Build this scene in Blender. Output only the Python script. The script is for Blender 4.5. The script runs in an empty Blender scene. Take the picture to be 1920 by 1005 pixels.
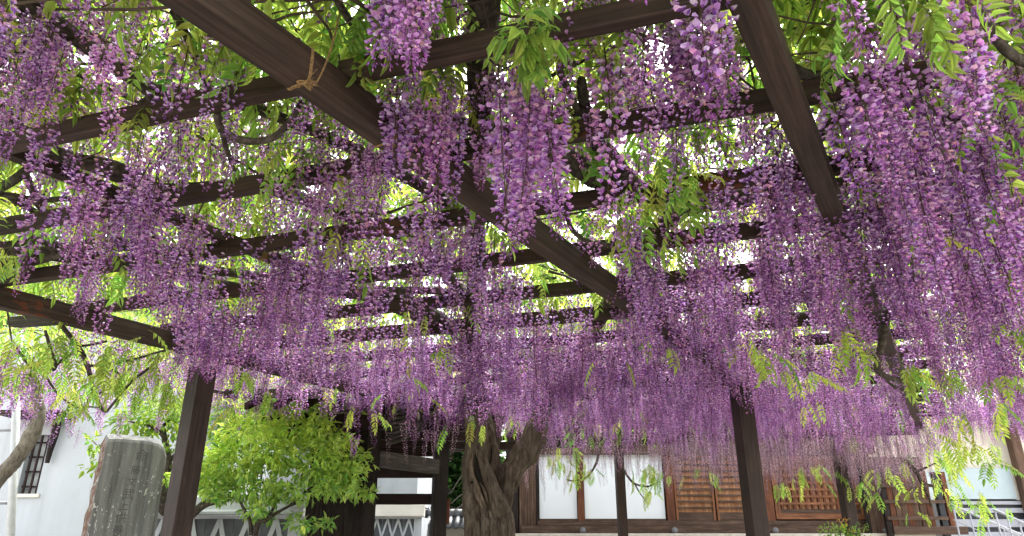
import bpy, bmesh, math, random
import numpy as np
from mathutils import Vector, Matrix, Euler

R = math.radians
rnd = random.Random(7)
scene = bpy.context.scene
col = scene.collection

# ------------------------------------------------------------------ camera
F_PX = 1300.0                       # focal length in photo pixels (1920 wide)
TH = math.atan(510 / F_PX)          # camera pitch
CZ = 1.05                           # eye height
CT, ST = math.cos(TH), math.sin(TH)
cam_d = bpy.data.cameras.new('camera')
cam_d.sensor_width = 36.0
cam_d.lens = 36.0 * F_PX / 1920.0
cam_d.clip_start = 0.05
cam_d.clip_end = 600
cam = bpy.data.objects.new('camera', cam_d)
cam.location = (0, 0, CZ)
cam.rotation_euler = (math.pi / 2 + TH, 0, 0)
col.objects.link(cam)
scene.camera = cam

# ------------------------------------------------------------------ sky, sun, exposure
SUN_EL, SUN_AZ = 58, 25             # overcast: high soft sun behind thin cloud, ahead-right of the camera
world = bpy.data.worlds.new('World')
scene.world = world
world.use_nodes = True
nt = world.node_tree
nt.nodes.clear()
sky = nt.nodes.new('ShaderNodeTexSky')
sky.sky_type = 'NISHITA'
sky.sun_disc = False
sky.sun_elevation = R(SUN_EL)
sky.sun_rotation = R(SUN_AZ)
sky.air_density = 1.0
sky.dust_density = 4.0
sky.ozone_density = 1.0
hs = nt.nodes.new('ShaderNodeHueSaturation')
hs.inputs['Saturation'].default_value = 0.22
bg = nt.nodes.new('ShaderNodeBackground')
bg.inputs['Strength'].default_value = 0.15
wo = nt.nodes.new('ShaderNodeOutputWorld')
nt.links.new(sky.outputs[0], hs.inputs['Color'])
nt.links.new(hs.outputs[0], bg.inputs['Color'])
nt.links.new(bg.outputs[0], wo.inputs['Surface'])

sun_d = bpy.data.lights.new('sun', 'SUN')
sun_d.energy = 1.5
sun_d.angle = R(25)
sun_d.color = (1.0, 0.97, 0.92)
sun = bpy.data.objects.new('sun', sun_d)
dv = Vector((math.sin(R(SUN_AZ)) * math.cos(R(SUN_EL)), math.cos(R(SUN_AZ)) * math.cos(R(SUN_EL)), math.sin(R(SUN_EL))))
sun.rotation_euler = dv.to_track_quat('Z', 'Y').to_euler()
sun.location = (0, 0, 20)
col.objects.link(sun)

scene.view_settings.view_transform = 'Standard'
scene.view_settings.look = 'None'
scene.view_settings.gamma = 1.0
scene.view_settings.use_curve_mapping = False
scene.view_settings.exposure = 2.8
scene.render.engine = 'CYCLES'
cy = scene.cycles
cy.max_bounces = 9
cy.diffuse_bounces = 6
cy.glossy_bounces = 2
cy.transmission_bounces = 4
cy.transparent_max_bounces = 4
cy.use_denoising = True
cy.caustics_reflective = False
cy.caustics_refractive = False

# ------------------------------------------------------------------ photo geometry helpers
def ray(px, py):
    x = (px - 960) / F_PX
    y = (502.5 - py) / F_PX
    return Vector((x, CT - ST * y, ST + CT * y))

def at_h(px, py, h):                # point on the ray at height h above the eye
    r = ray(px, py)
    p = r * (h / r.z)
    return Vector((p.x, p.y, h + CZ))

def at_y(px, py, Y):                # point on the ray at forward distance Y
    r = ray(px, py)
    p = r * (Y / r.y)
    return Vector((p.x, Y, p.z + CZ))

def proj(p):
    x, y, z = p[0], p[1], p[2] - CZ
    d = y * CT + z * ST
    if d <= 0.05:
        return None
    u = -y * ST + z * CT
    return (960 + F_PX * x / d, 502.5 - F_PX * u / d, d)

# ------------------------------------------------------------------ object helpers
ORG = {}

def tag(o, label=None, cat=None, group=None, kind=None):
    if label: o['label'] = label
    if cat: o['category'] = cat
    if group: o['group'] = group
    if kind: o['kind'] = kind
    return o

def empty(name, loc, label, cat, group=None):
    o = bpy.data.objects.new(name, None)
    o.location = loc
    o.empty_display_size = 0.2
    col.objects.link(o)
    ORG[o.name] = Vector(loc)
    return tag(o, label, cat, group)

def add(name, mesh, parent=None, loc=None, rot=None, scale=None, mw=None):
    """link a mesh object; loc / mw are in world space"""
    o = bpy.data.objects.new(name, mesh)
    col.objects.link(o)
    org = Vector((0, 0, 0))
    if parent is not None:
        o.parent = parent
        org = ORG[parent.name]
    if mw is not None:
        m = mw.copy()
        m.translation = m.translation - org
        o.matrix_local = m
        ORG[o.name] = mw.translation.copy()
    else:
        w = Vector(loc) if loc is not None else Vector((0, 0, 0))
        o.location = w - org
        ORG[o.name] = w
        if rot is not None: o.rotation_euler = rot
        if scale is not None: o.scale = scale
    return o

class MB:
    def __init__(s):
        s.v, s.f, s.mi, s.c = [], [], [], []
    def face(s, idx, m=0, c=None):
        s.f.append(idx); s.mi.append(m); s.c.append(c)
    def box(s, lo, hi, m=0, c=None):
        n = len(s.v)
        for z in (lo[2], hi[2]):
            for x, y in ((lo[0], lo[1]), (hi[0], lo[1]), (hi[0], hi[1]), (lo[0], hi[1])):
                s.v.append((x, y, z))
        for q in ((3, 2, 1, 0), (4, 5, 6, 7), (0, 1, 5, 4), (1, 2, 6, 5), (2, 3, 7, 6), (3, 0, 4, 7)):
            s.face([n + i for i in q], m, c)
    def tube(s, pts, rad, sides=8, m=0, c=None, cap=True, ridge=0.0, nr=5, twist=0.0, jit=0.0, rr=None):
        pts = [Vector(p) for p in pts]
        n0 = len(s.v)
        up = Vector((0.31, 0.17, 0.94))
        prev = None
        for i, p in enumerate(pts):
            a = pts[max(0, i - 1)]; b = pts[min(len(pts) - 1, i + 1)]
            t = (b - a)
            if t.length < 1e-9: t = Vector((0, 0, 1))
            t.normalize()
            if prev is None:
                x = t.cross(up)
                if x.length < 1e-3: x = t.cross(Vector((1, 0, 0)))
            else:
                x = prev - t * prev.dot(t)
            x.normalize(); prev = x
            y = t.cross(x)
            r = rad[i] if hasattr(rad, '__len__') else rad
            for k in range(sides):
                a_ = 2 * math.pi * k / sides
                q = r * (1 + ridge * math.cos(nr * a_ + twist * i) + ridge * .5 * math.cos((nr * 2 + 1) * a_ - twist * 1.7 * i + 1.3))
                if jit and rr: q *= 1 + rr.uniform(-jit, jit)
                s.v.append(tuple(p + x * (q * math.cos(a_)) + y * (q * math.sin(a_))))
        for i in range(len(pts) - 1):
            for k in range(sides):
                a = n0 + i * sides + k; b = n0 + i * sides + (k + 1) % sides
                s.face([a, b, b + sides, a + sides], m, c)
        if cap:
            s.face([n0 + k for k in range(sides)][::-1], m, c)
            e = n0 + (len(pts) - 1) * sides
            s.face([e + k for k in range(sides)], m, c)
    def mesh(s, name, mats, smooth=False):
        me = bpy.data.meshes.new(name)
        me.from_pydata([tuple(v) for v in s.v], [], s.f)
        for m in mats: me.materials.append(m)
        me.polygons.foreach_set('material_index', s.mi)
        if any(c is not None for c in s.c):
            at = me.color_attributes.new('tint', 'BYTE_COLOR', 'CORNER')
            arr = []
            for f, c in zip(s.f, s.c):
                c = c or (1, 1, 1)
                arr += [c[0], c[1], c[2], 1.0] * len(f)
            at.data.foreach_set('color', arr)
        if smooth:
            me.polygons.foreach_set('use_smooth', [True] * len(s.f))
        me.update()
        return me

def smooth_path(pts, rad, per=5):
    """Catmull-Rom through pts with radii"""
    P = [Vector(p) for p in pts]
    if not hasattr(rad, '__len__'): rad = [rad] * len(P)
    out, ro = [], []
    for i in range(len(P) - 1):
        p0 = P[max(0, i - 1)]; p1 = P[i]; p2 = P[i + 1]; p3 = P[min(len(P) - 1, i + 2)]
        for k in range(per):
            t = k / per
            out.append(0.5 * ((2 * p1) + (p2 - p0) * t + (2 * p0 - 5 * p1 + 4 * p2 - p3) * t * t + (3 * p1 - p0 - 3 * p2 + p3) * t ** 3))
            ro.append(rad[i] * (1 - t) + rad[i + 1] * t)
    out.append(P[-1]); ro.append(rad[-1])
    return out, ro

def beam_mesh(name, L, w, h, mat, bev=0.004, warp=0.0, seed=0):
    """timber from x=0..L, centred in y, bottom at z=0"""
    bm = bmesh.new()
    bmesh.ops.create_cube(bm, size=1)
    for v in bm.verts:
        v.co = Vector(((v.co.x + .5) * L, v.co.y * w, (v.co.z + .5) * h))
    bmesh.ops.bevel(bm, geom=list(bm.edges), offset=bev, segments=2, affect='EDGES', profile=0.6)
    me = bpy.data.meshes.new(name)
    bm.to_mesh(me); bm.free()
    me.materials.append(mat)
    return me

def beam(name, a, b, w, h, mat, parent, bev=0.004, drop=0.0):
    """timber whose bottom centreline runs from a to b"""
    a, b = Vector(a), Vector(b)
    d = b - a
    L = d.length
    x = d.normalized()
    y = Vector((0, 0, 1)).cross(x).normalized()
    z = x.cross(y)
    m = Matrix((x, y, z)).transposed().to_4x4()
    m.translation = a
    return add(name, beam_mesh(name, L, w, h, mat, bev), parent, mw=m)

def box_obj(name, lo, hi, mat, parent, bev=0.0):
    """axis aligned box in world space, its own origin at its bottom centre"""
    lo, hi = Vector(lo), Vector(hi)
    c = Vector(((lo.x + hi.x) / 2, (lo.y + hi.y) / 2, lo.z))
    if bev:
        bm = bmesh.new()
        bmesh.ops.create_cube(bm, size=1)
        for v in bm.verts:
            v.co = Vector((v.co.x * (hi.x - lo.x), v.co.y * (hi.y - lo.y), (v.co.z + .5) * (hi.z - lo.z)))
        bmesh.ops.bevel(bm, geom=list(bm.edges), offset=bev, segments=2, affect='EDGES', profile=0.6)
        me = bpy.data.meshes.new(name); bm.to_mesh(me); bm.free(); me.materials.append(mat)
    else:
        mb = MB(); mb.box(lo - c, hi - c)
        me = mb.mesh(name, [mat])
    return add(name, me, parent, loc=c)

# ------------------------------------------------------------------ materials
def new_mat(name):
    m = bpy.data.materials.new(name)
    m.use_nodes = True
    n = m.node_tree.nodes
    for k in list(n):
        if k.type != 'OUTPUT_MATERIAL': n.remove(k)
    return m, m.node_tree, [k for k in n if k.type == 'OUTPUT_MATERIAL'][0]

def N(nt, t, **kw):
    n = nt.nodes.new(t)
    for k, v in kw.items():
        if hasattr(n, k): setattr(n, k, v)
        else: n.inputs[k.replace('_', ' ')].default_value = v
    return n

def ramp(nt, fac, stops):
    r = nt.nodes.new('ShaderNodeValToRGB')
    e = r.color_ramp.elements
    e[0].position, e[0].color = stops[0][0], (*stops[0][1], 1)
    e[1].position, e[1].color = stops[-1][0], (*stops[-1][1], 1)
    for p, c in stops[1:-1]:
        k = e.new(p); k.color = (*c, 1)
    nt.links.new(fac, r.inputs[0])
    return r.outputs[0]

def mix(nt, fac, a, b, mode='MIX'):
    m = nt.nodes.new('ShaderNodeMix')
    m.data_type = 'RGBA'; m.blend_type = mode
    for s, v in ((0, fac), (6, a), (7, b)):
        if isinstance(v, (int, float)): m.inputs[s].default_value = v
        elif isinstance(v, tuple): m.inputs[s].default_value = (*v, 1)
        else: nt.links.new(v, m.inputs[s])
    return m.outputs[2]

def noise(nt, vec, scale, detail=4, rough=.6, dist=0.0):
    n = nt.nodes.new('ShaderNodeTexNoise')
    n.inputs['Scale'].default_value = scale
    n.inputs['Detail'].default_value = detail
    n.inputs['Roughness'].default_value = rough
    n.inputs['Distortion'].default_value = dist
    nt.links.new(vec, n.inputs['Vector'])
    return n.outputs[0]

def mapping(nt, scale, coord='Object'):
    tc = nt.nodes.new('ShaderNodeTexCoord')
    mp = nt.nodes.new('ShaderNodeMapping')
    mp.inputs['Scale'].default_value = scale
    nt.links.new(tc.outputs[coord], mp.inputs['Vector'])
    # shift by the object's own random number so that repeats differ
    oi = nt.nodes.new('ShaderNodeObjectInfo')
    mu = nt.nodes.new('ShaderNodeMath'); mu.operation = 'MULTIPLY'; mu.inputs[1].default_value = 37.0
    nt.links.new(oi.outputs['Random'], mu.inputs[0])
    cb = nt.nodes.new('ShaderNodeCombineXYZ')
    nt.links.new(mu.outputs[0], cb.inputs[0]); nt.links.new(mu.outputs[0], cb.inputs[1])
    nt.links.new(cb.outputs[0], mp.inputs['Location'])
    return mp.outputs[0]

def bump(nt, h, strength, dist=0.01):
    b = nt.nodes.new('ShaderNodeBump')
    b.inputs['Strength'].default_value = strength
    b.inputs['Distance'].default_value = dist
    nt.links.new(h, b.inputs['Height'])
    return b.outputs[0]

def finish(nt, out, colr, rough=.7, nrm=None, metal=0.0, spec=.3):
    p = nt.nodes.new('ShaderNodeBsdfPrincipled')
    if isinstance(colr, tuple): p.inputs['Base Color'].default_value = (*colr, 1)
    else: nt.links.new(colr, p.inputs['Base Color'])
    if isinstance(rough, (int, float)): p.inputs['Roughness'].default_value = rough
    else: nt.links.new(rough, p.inputs['Roughness'])
    p.inputs['Metallic'].default_value = metal
    p.inputs['Specular IOR Level'].default_value = spec
    if nrm is not None: nt.links.new(nrm, p.inputs['Normal'])
    nt.links.new(p.outputs[0], out.inputs['Surface'])

def wood_mat(name, dark, mid, light, grain=(2, 40, 40), rust=None, rough=.6, bstr=.35, coord='Object'):
    m, t, o = new_mat(name)
    v = mapping(t, grain, coord)
    g = noise(t, v, 1.0, 8, .65, .6)
    v2 = mapping(t, (1.3, 1.3, 1.3), coord)
    bl = noise(t, v2, 2.2, 4, .6)
    c = ramp(t, g, [(.3, dark), (.52, mid), (.72, light)])
    c = mix(t, ramp(t, bl, [(.35, (.55, .55, .55)), (.65, (1.15, 1.12, 1.1))]), c, c, 'MULTIPLY') if False else mix(t, 1.0, c, ramp(t, bl, [(.3, (.6, .6, .6)), (.7, (1.2, 1.17, 1.12))]), 'MULTIPLY')
    if rust:
        vr = mapping(t, (5, 14, 14), coord)
        rn = noise(t, vr, 1.0, 7, .75, .3)
        vz = mapping(t, (1.1, 1.1, 1.1), coord)
        zone = noise(t, vz, 1.6, 3, .5)
        ad = t.nodes.new('ShaderNodeMath'); ad.operation = 'ADD'
        t.links.new(rn, ad.inputs[0]); t.links.new(zone, ad.inputs[1])
        fac = ramp(t, ad.outputs[0], [(.0, (0, 0, 0)), (.600, (0, 0, 0)), (.614, (1, 1, 1)), (1.0, (1, 1, 1))])
        # ramp covers 0..1 only, so scale the sum
        ad.operation = 'MULTIPLY_ADD'; ad.inputs[1].default_value = .5
        t.links.remove(ad.inputs[1].links[0])
        hf = t.nodes.new('ShaderNodeMath'); hf.operation = 'MULTIPLY'; hf.inputs[1].default_value = .5
        t.links.new(zone, hf.inputs[0]); t.links.new(hf.outputs[0], ad.inputs[2])
        c = mix(t, fac, c, rust)
    finish(t, o, c, rough, bump(t, g, bstr, .004), spec=.2)
    return m

def plain(name, c, rough=.6, var=.15, scale=6, metal=0.0, bstr=.1, spec=.3):
    m, t, o = new_mat(name)
    v = mapping(t, (1, 1, 1))
    n = noise(t, v, scale, 5, .6)
    lo = tuple(x * (1 - var) for x in c); hi = tuple(min(1, x * (1 + var)) for x in c)
    finish(t, o, ramp(t, n, [(.3, lo), (.7, hi)]), rough, bump(t, n, bstr, .01), metal, spec)
    return m

M = {}
M['beam'] = wood_mat('pergola_timber', (.017, .0105, .008), (.040, .025, .0195), (.076, .048, .039), (2, 50, 50), rust=(.10, .027, .011), rough=.68, bstr=.35)
M['post'] = wood_mat('post_timber', (.015, .009, .0072), (.031, .019, .0152), (.060, .038, .031), (60, 60, 3), rust=None, rough=.5)
M['oldwood'] = wood_mat('weathered_timber', (.022, .019, .017), (.05, .044, .04), (.10, .09, .085), (2.5, 30, 30), rough=.8, bstr=.6)
M['darkwood'] = wood_mat('dark_gate_timber', (.008, .006, .006), (.02, .014, .012), (.04, .027, .023), (40, 40, 3), rough=.7)
M['darkbeam'] = wood_mat('dark_gate_beam', (.012, .006, .006), (.025, .012, .011), (.045, .024, .02), (3, 40, 40), rough=.6)
M['hallwood'] = wood_mat('hall_timber', (.055, .020, .011), (.13, .046, .023), (.21, .085, .042), (40, 40, 2.5), rough=.65)
M['hallwood_h'] = wood_mat('hall_timber_lying', (.04, .024, .017), (.085, .052, .037), (.15, .10, .075), (2.5, 40, 40), rough=.7)
M['hallboard'] = wood_mat('hall_board', (.05, .030, .022), (.11, .066, .046), (.19, .13, .095), (30, 30, 1.6), rough=.75)
M['lattice'] = wood_mat('orange_lattice_timber', (.12, .046, .022), (.22, .092, .044), (.33, .155, .08), (30, 30, 3), rough=.6)
M['lattice_h'] = wood_mat('orange_lattice_timber_lying', (.12, .046, .022), (.22, .092, .044), (.33, .155, .08), (3, 30, 30), rough=.6)
M['latticeboard'] = wood_mat('lattice_back_board', (.25, .11, .055), (.43, .21, .11), (.53, .32, .19), (25, 25, 2), rough=.7)
M['iron'] = plain('black_iron', (.015, .014, .014), .5, .3, 20)
M['steel'] = plain('galvanised_steel', (.42, .44, .45), .45, .1, 12, metal=.3)
M['railwhite'] = plain('pale_rail_paint', (.30, .31, .35), .4, .06, 12)
M['white'] = plain('white_plaster', (.50, .525, .55), .85, .06, 1.6, bstr=.15)
def plaster_mat():
    m, t, o = new_mat('streaked_white_plaster')
    st = noise(t, mapping(t, (5, 5, .35)), 1.0, 6, .65)
    bl = noise(t, mapping(t, (1, 1, 1)), 1.1, 5, .6)
    fi = noise(t, mapping(t, (1, 1, 1)), 40, 4, .6)
    c = ramp(t, st, [(.32, (.37, .39, .405)), (.5, (.435, .46, .485)), (.75, (.455, .48, .505))])
    c = mix(t, 1.0, c, ramp(t, bl, [(.3, (.90, .90, .89)), (.6, (1.03, 1.03, 1.03))]), 'MULTIPLY')
    finish(t, o, c, .88, bump(t, fi, .2, .004))
    return m
M['white'] = plaster_mat()
M['cream'] = plain('cream_plaster', (.62, .58, .50), .85, .10, 2.5, bstr=.2)
M['paper'] = plain('shoji_paper', (.70, .73, .76), .8, .02, 2)
M['tile'] = plain('grey_roof_tile', (.13, .135, .145), .55, .35, 7, bstr=.3)
M['slate'] = plain('dark_namako_tile', (.075, .08, .09), .55, .3, 5, bstr=.2)
M['pane'] = plain('frosted_pane', (.40, .42, .42), .35, .15, 5)
M['pale_panel'] = plain('pale_blue_panel', (.36, .44, .47), .35, .05, 3)
M['blackboard'] = plain('black_siding', (.02, .021, .025), .5, .3, 9)
M['ball'] = plain('grey_metal_ball', (.16, .155, .16), .55, .15, 10, metal=.2)
M['stonebase'] = plain('pale_base_stone', (.50, .46, .40), .85, .2, 8, bstr=.4)

def rope_mat():
    m, t, o = new_mat('straw_rope')
    v = mapping(t, (1, 1, 1))
    n = noise(t, v, 160, 4, .6)
    finish(t, o, ramp(t, n, [(.3, (.10, .055, .022)), (.7, (.30, .19, .085))]), .9, bump(t, n, .6, .002))
    return m
M['rope'] = rope_mat()

def bark_mat(name, dark, mid, light, sc=1.0, stretch=(26, 26, 5)):
    m, t, o = new_mat(name)
    v = mapping(t, tuple(s * sc for s in stretch))
    g = noise(t, v, 1.0, 8, .7, 1.0)
    v2 = mapping(t, (4 * sc, 4 * sc, 4 * sc))
    b = noise(t, v2, 1.5, 5, .6)
    c = ramp(t, g, [(.32, dark), (.5, mid), (.72, light)])
    c = mix(t, 1.0, c, ramp(t, b, [(.3, (.65, .65, .62)), (.7, (1.2, 1.2, 1.15))]), 'MULTIPLY')
    finish(t, o, c, .9, bump(t, g, .9, .015), spec=.15)
    return m
M['bark'] = bark_mat('wisteria_bark', (.024, .018, .014), (.085, .067, .051), (.175, .148, .118))
M['limb'] = bark_mat('limb_bark', (.020, .016, .013), (.060, .049, .041), (.15, .13, .115), 1.2, (18, 18, 18))
M['heart'] = bark_mat('dead_heartwood', (.05, .036, .026), (.13, .10, .075), (.26, .21, .165), 1.6)
M['hollow_shade'] = plain('hollow_shade_black', (.010, .008, .006), .95, .3, 10)  # near-black colour stands for the shade inside the trunk cavity
M['greybark'] = bark_mat('grey_bark', (.06, .052, .044), (.16, .143, .126), (.30, .27, .24), 1.0, (22, 22, 9))
M['twig'] = plain('twig_brown', (.075, .052, .040), .8, .35, 14)

def petal_mat(name, trans=.5):
    m, t, o = new_mat(name)
    a = t.nodes.new('ShaderNodeVertexColor'); a.layer_name = 'tint'
    oi = t.nodes.new('ShaderNodeObjectInfo')
    h = t.nodes.new('ShaderNodeHueSaturation')
    mr = t.nodes.new('ShaderNodeMapRange')
    mr.inputs['To Min'].default_value = .476; mr.inputs['To Max'].default_value = .524
    t.links.new(oi.outputs['Random'], mr.inputs['Value'])
    t.links.new(mr.outputs[0], h.inputs['Hue'])
    m2 = t.nodes.new('ShaderNodeMath'); m2.operation = 'MULTIPLY'; m2.inputs[1].default_value = 7.31
    fr = t.nodes.new('ShaderNodeMath'); fr.operation = 'FRACT'
    t.links.new(oi.outputs['Random'], m2.inputs[0]); t.links.new(m2.outputs[0], fr.inputs[0])
    mv = t.nodes.new('ShaderNodeMapRange')
    mv.inputs['To Min'].default_value = .8; mv.inputs['To Max'].default_value = 1.22
    t.links.new(fr.outputs[0], mv.inputs['Value']); t.links.new(mv.outputs[0], h.inputs['Value'])
    t.links.new(a.outputs[0], h.inputs['Color'])
    d = t.nodes.new('ShaderNodeBsdfDiffuse')
    tr = t.nodes.new('ShaderNodeBsdfTranslucent')
    t.links.new(h.outputs[0], d.inputs[0]); t.links.new(h.outputs[0], tr.inputs[0])
    ms = t.nodes.new('ShaderNodeMixShader'); ms.inputs[0].default_value = trans
    t.links.new(d.outputs[0], ms.inputs[1]); t.links.new(tr.outputs[0], ms.inputs[2])
    t.links.new(ms.outputs[0], o.inputs['Surface'])
    return m
M['petal'] = petal_mat('wisteria_petal', .54)

def leaf_mat(name, trans, rough=.45, hue=(.47, .53), val=(.7, 1.3)):
    m, t, o = new_mat(name)
    a = t.nodes.new('ShaderNodeVertexColor'); a.layer_name = 'tint'
    oi = t.nodes.new('ShaderNodeObjectInfo')
    h = t.nodes.new('ShaderNodeHueSaturation')
    mr = t.nodes.new('ShaderNodeMapRange')
    mr.inputs['To Min'].default_value = hue[0]; mr.inputs['To Max'].default_value = hue[1]
    t.links.new(oi.outputs['Random'], mr.inputs['Value']); t.links.new(mr.outputs[0], h.inputs['Hue'])
    m2 = t.nodes.new('ShaderNodeMath'); m2.operation = 'MULTIPLY'; m2.inputs[1].default_value = 5.7
    fr = t.nodes.new('ShaderNodeMath'); fr.operation = 'FRACT'
    t.links.new(oi.outputs['Random'], m2.inputs[0]); t.links.new(m2.outputs[0], fr.inputs[0])
    mv = t.nodes.new('ShaderNodeMapRange')
    mv.inputs['To Min'].default_value = val[0]; mv.inputs['To Max'].default_value = val[1]
    t.links.new(fr.outputs[0], mv.inputs['Value']); t.links.new(mv.outputs[0], h.inputs['Value'])
    t.links.new(a.outputs[0], h.inputs['Color'])
    p = t.nodes.new('ShaderNodeBsdfPrincipled')
    p.inputs['Roughness'].default_value = rough
    p.inputs['Specular IOR Level'].default_value = .3
    t.links.new(h.outputs[0], p.inputs['Base Color'])
    tr = t.nodes.new('ShaderNodeBsdfTranslucent')
    g = t.nodes.new('ShaderNodeMix'); g.data_type = 'RGBA'; g.blend_type = 'MULTIPLY'; g.inputs[0].default_value = 1
    g.inputs[7].default_value = (2.1, 2.1, 1.35, 1)
    t.links.new(h.outputs[0], g.inputs[6]); t.links.new(g.outputs[2], tr.inputs[0])
    ms = t.nodes.new('ShaderNodeMixShader'); ms.inputs[0].default_value = trans
    t.links.new(p.outputs[0], ms.inputs[1]); t.links.new(tr.outputs[0], ms.inputs[2])
    t.links.new(ms.outputs[0], o.inputs['Surface'])
    return m
M['leaf'] = leaf_mat('wisteria_leaf', .55)
M['shrubleaf'] = leaf_mat('shrub_leaf', .42, .35)

def stone_mat():
    m, t, o = new_mat('monument_stone')
    v = mapping(t, (16, 16, .9))
    st = noise(t, v, 1.0, 5, .6, .2)
    v1 = mapping(t, (1, 1, 1))
    fine = noise(t, v1, 60, 5, .7)
    c = ramp(t, st, [(.3, (.085, .085, .085)), (.5, (.165, .165, .165)), (.7, (.26, .26, .255))])
    c = mix(t, .4, c, ramp(t, fine, [(.3, (.4, .4, .4)), (.7, (1, 1, 1))]), 'MULTIPLY')
    sp = noise(t, mapping(t, (1.2, 1, .55)), 34, 3, .75)
    zone = noise(t, v1, 3.0, 3, .5)
    mu = t.nodes.new('ShaderNodeMath'); mu.operation = 'MULTIPLY_ADD'; mu.inputs[1].default_value = .55
    t.links.new(zone, mu.inputs[0]); t.links.new(sp, mu.inputs[2])
    li = ramp(t, mu.outputs[0], [(.0, (0, 0, 0)), (.945, (0, 0, 0)), (.97, (1, 1, 1)), (1, (1, 1, 1))])
    c = mix(t, li, c, (.50, .50, .47))
    finish(t, o, c, .85, bump(t, st, .35, .02), spec=.2)
    return m
M['stone'] = stone_mat()

def roughstone_mat():
    m, t, o = new_mat('rough_stone_edge')
    v1 = mapping(t, (1, 1, 1))
    a = noise(t, v1, 14, 6, .7); b = noise(t, v1, 35, 4, .6)
    c = ramp(t, a, [(.3, (.07, .04, .028)), (.5, (.16, .10, .075)), (.62, (.26, .25, .23)), (.75, (.5, .49, .46))])
    finish(t, o, c, .9, bump(t, b, .8, .03), spec=.1)
    return m
M['roughstone'] = roughstone_mat()
M['carve_shade'] = plain('groove_shade', (.075, .075, .074), .9, .3, 30)  # dark grey stands for the shade inside the cut strokes

def ground_mat():
    m, t, o = new_mat('gravel_ground')
    v1 = mapping(t, (1, 1, 1), 'Object')
    a = noise(t, v1, 90, 4, .7); b = noise(t, v1, .8, 4, .6)
    c = ramp(t, a, [(.3, (.24, .22, .19)), (.7, (.46, .43, .38))])
    c = mix(t, 1.0, c, ramp(t, b, [(.3, (.75, .75, .75)), (.7, (1.1, 1.1, 1.1))]), 'MULTIPLY')
    finish(t, o, c, .95, bump(t, a, .6, .01))
    return m
M['ground'] = ground_mat()

# ------------------------------------------------------------------ ground
mb = MB()
S = 250
mb.v = [(-S, -S, 0), (S, -S, 0), (S, S, 0), (-S, S, 0)]
mb.face([0, 1, 2, 3])
tag(add('ground', mb.mesh('ground', [M['ground']])), kind='structure', label='pale gravel ground of the temple yard')

# ------------------------------------------------------------------ pergola
H = 1.30                            # girder underside above the eye
GH = 0.115; GW = 0.09
HR = H + GH                         # rafter underside
ga = R(58.6)                        # girder heading
U = Vector((math.cos(ga), math.sin(ga), 0))
ra = R(-17.2)
V = Vector((math.cos(ra), math.sin(ra), 0))
NV = Vector((-V.y, V.x, 0))         # rafter normal (away from the camera)

pergola = empty('pergola', (0, 3.5, 0), 'large dark brown timber pergola carrying the blooming wisteria', 'pergola')

def girder(px, py, s0, s1, off=0.0, w=GW, h=GH, hh=H, name='girder', mat=None):
    """girder whose lower left edge passes through the photo point (px,py)"""
    p = at_h(px, py, hh)
    n = Vector((U.y, -U.x, 0))      # to the right
    p = p + n * (w / 2)
    return beam(name, p + U * s0, p + U * s1, w, h, mat or M['beam'], pergola, .006), p

g1, p1 = girder(771, 320, -2.6, 4.75)
g0, p0 = girder(328, 660, -4.0, 3.2, h=.125)
g2, p2 = girder(1480, 271, -2.4, 7.9)
gm, pm = girder(131, 347, -2.0, 4.6, w=.06, h=.06, hh=HR + .085, name='pole')

def line_hit(p, d, off):
    """distance along d from p to the rafter line at normal offset off"""
    return (off - p.dot(NV)) / d.dot(NV)

RAFT0, RSP = 1.695, 0.578
RW, RHT = 0.045, 0.078
for k in range(15):
    off = RAFT0 + RSP * k - RW / 2
    a = p0 + U * line_hit(p0, U, off)
    b = p2 + U * line_hit(p2, U, off)
    a = a - V * (.18 if k < 4 else .12)
    b = b + V * (.42 if k < 5 else .30)
    w, hh = RW, RHT
    if k == 0: a = a - V * 1.0
    if k in (5,): w, hh = .05, .095
    a.z = b.z = CZ + HR
    jz = rnd.uniform(-.004, .004)
    a.z += .0015 + max(0, jz); b.z = a.z
    beam('rafter', a, b, w, hh, M['beam'], pergola, .004)

def post(px, py_top, pos=None, w=.12, zt=None, rot=0.0):
    p = at_h(px, py_top, H) if pos is None else Vector(pos)
    zt = CZ + H if zt is None else zt
    bm = bmesh.new()
    bmesh.ops.create_cube(bm, size=1)
    for v in bm.verts: v.co = Vector((v.co.x * w, v.co.y * w, (v.co.z + .5) * zt))
    bmesh.ops.bevel(bm, geom=list(bm.edges), offset=.006, segments=2, affect='EDGES', profile=.6)
    me = bpy.data.meshes.new('post'); bm.to_mesh(me); bm.free(); me.materials.append(M['post'])
    return add('post', me, pergola, loc=(p.x, p.y, 0), rot=(0, 0, rot))
post(381, 690, w=.155, rot=ga - R(2))
post(1387, 722, w=.145, rot=ga - R(47))
CX, CY = 1.57, 10.5
post(0, 0, pos=(CX, CY, 0), w=.125, rot=R(5))
DX, DY = 4.41, 9.62
post(0, 0, pos=(DX, DY, 0), w=.14, rot=R(8))
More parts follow.
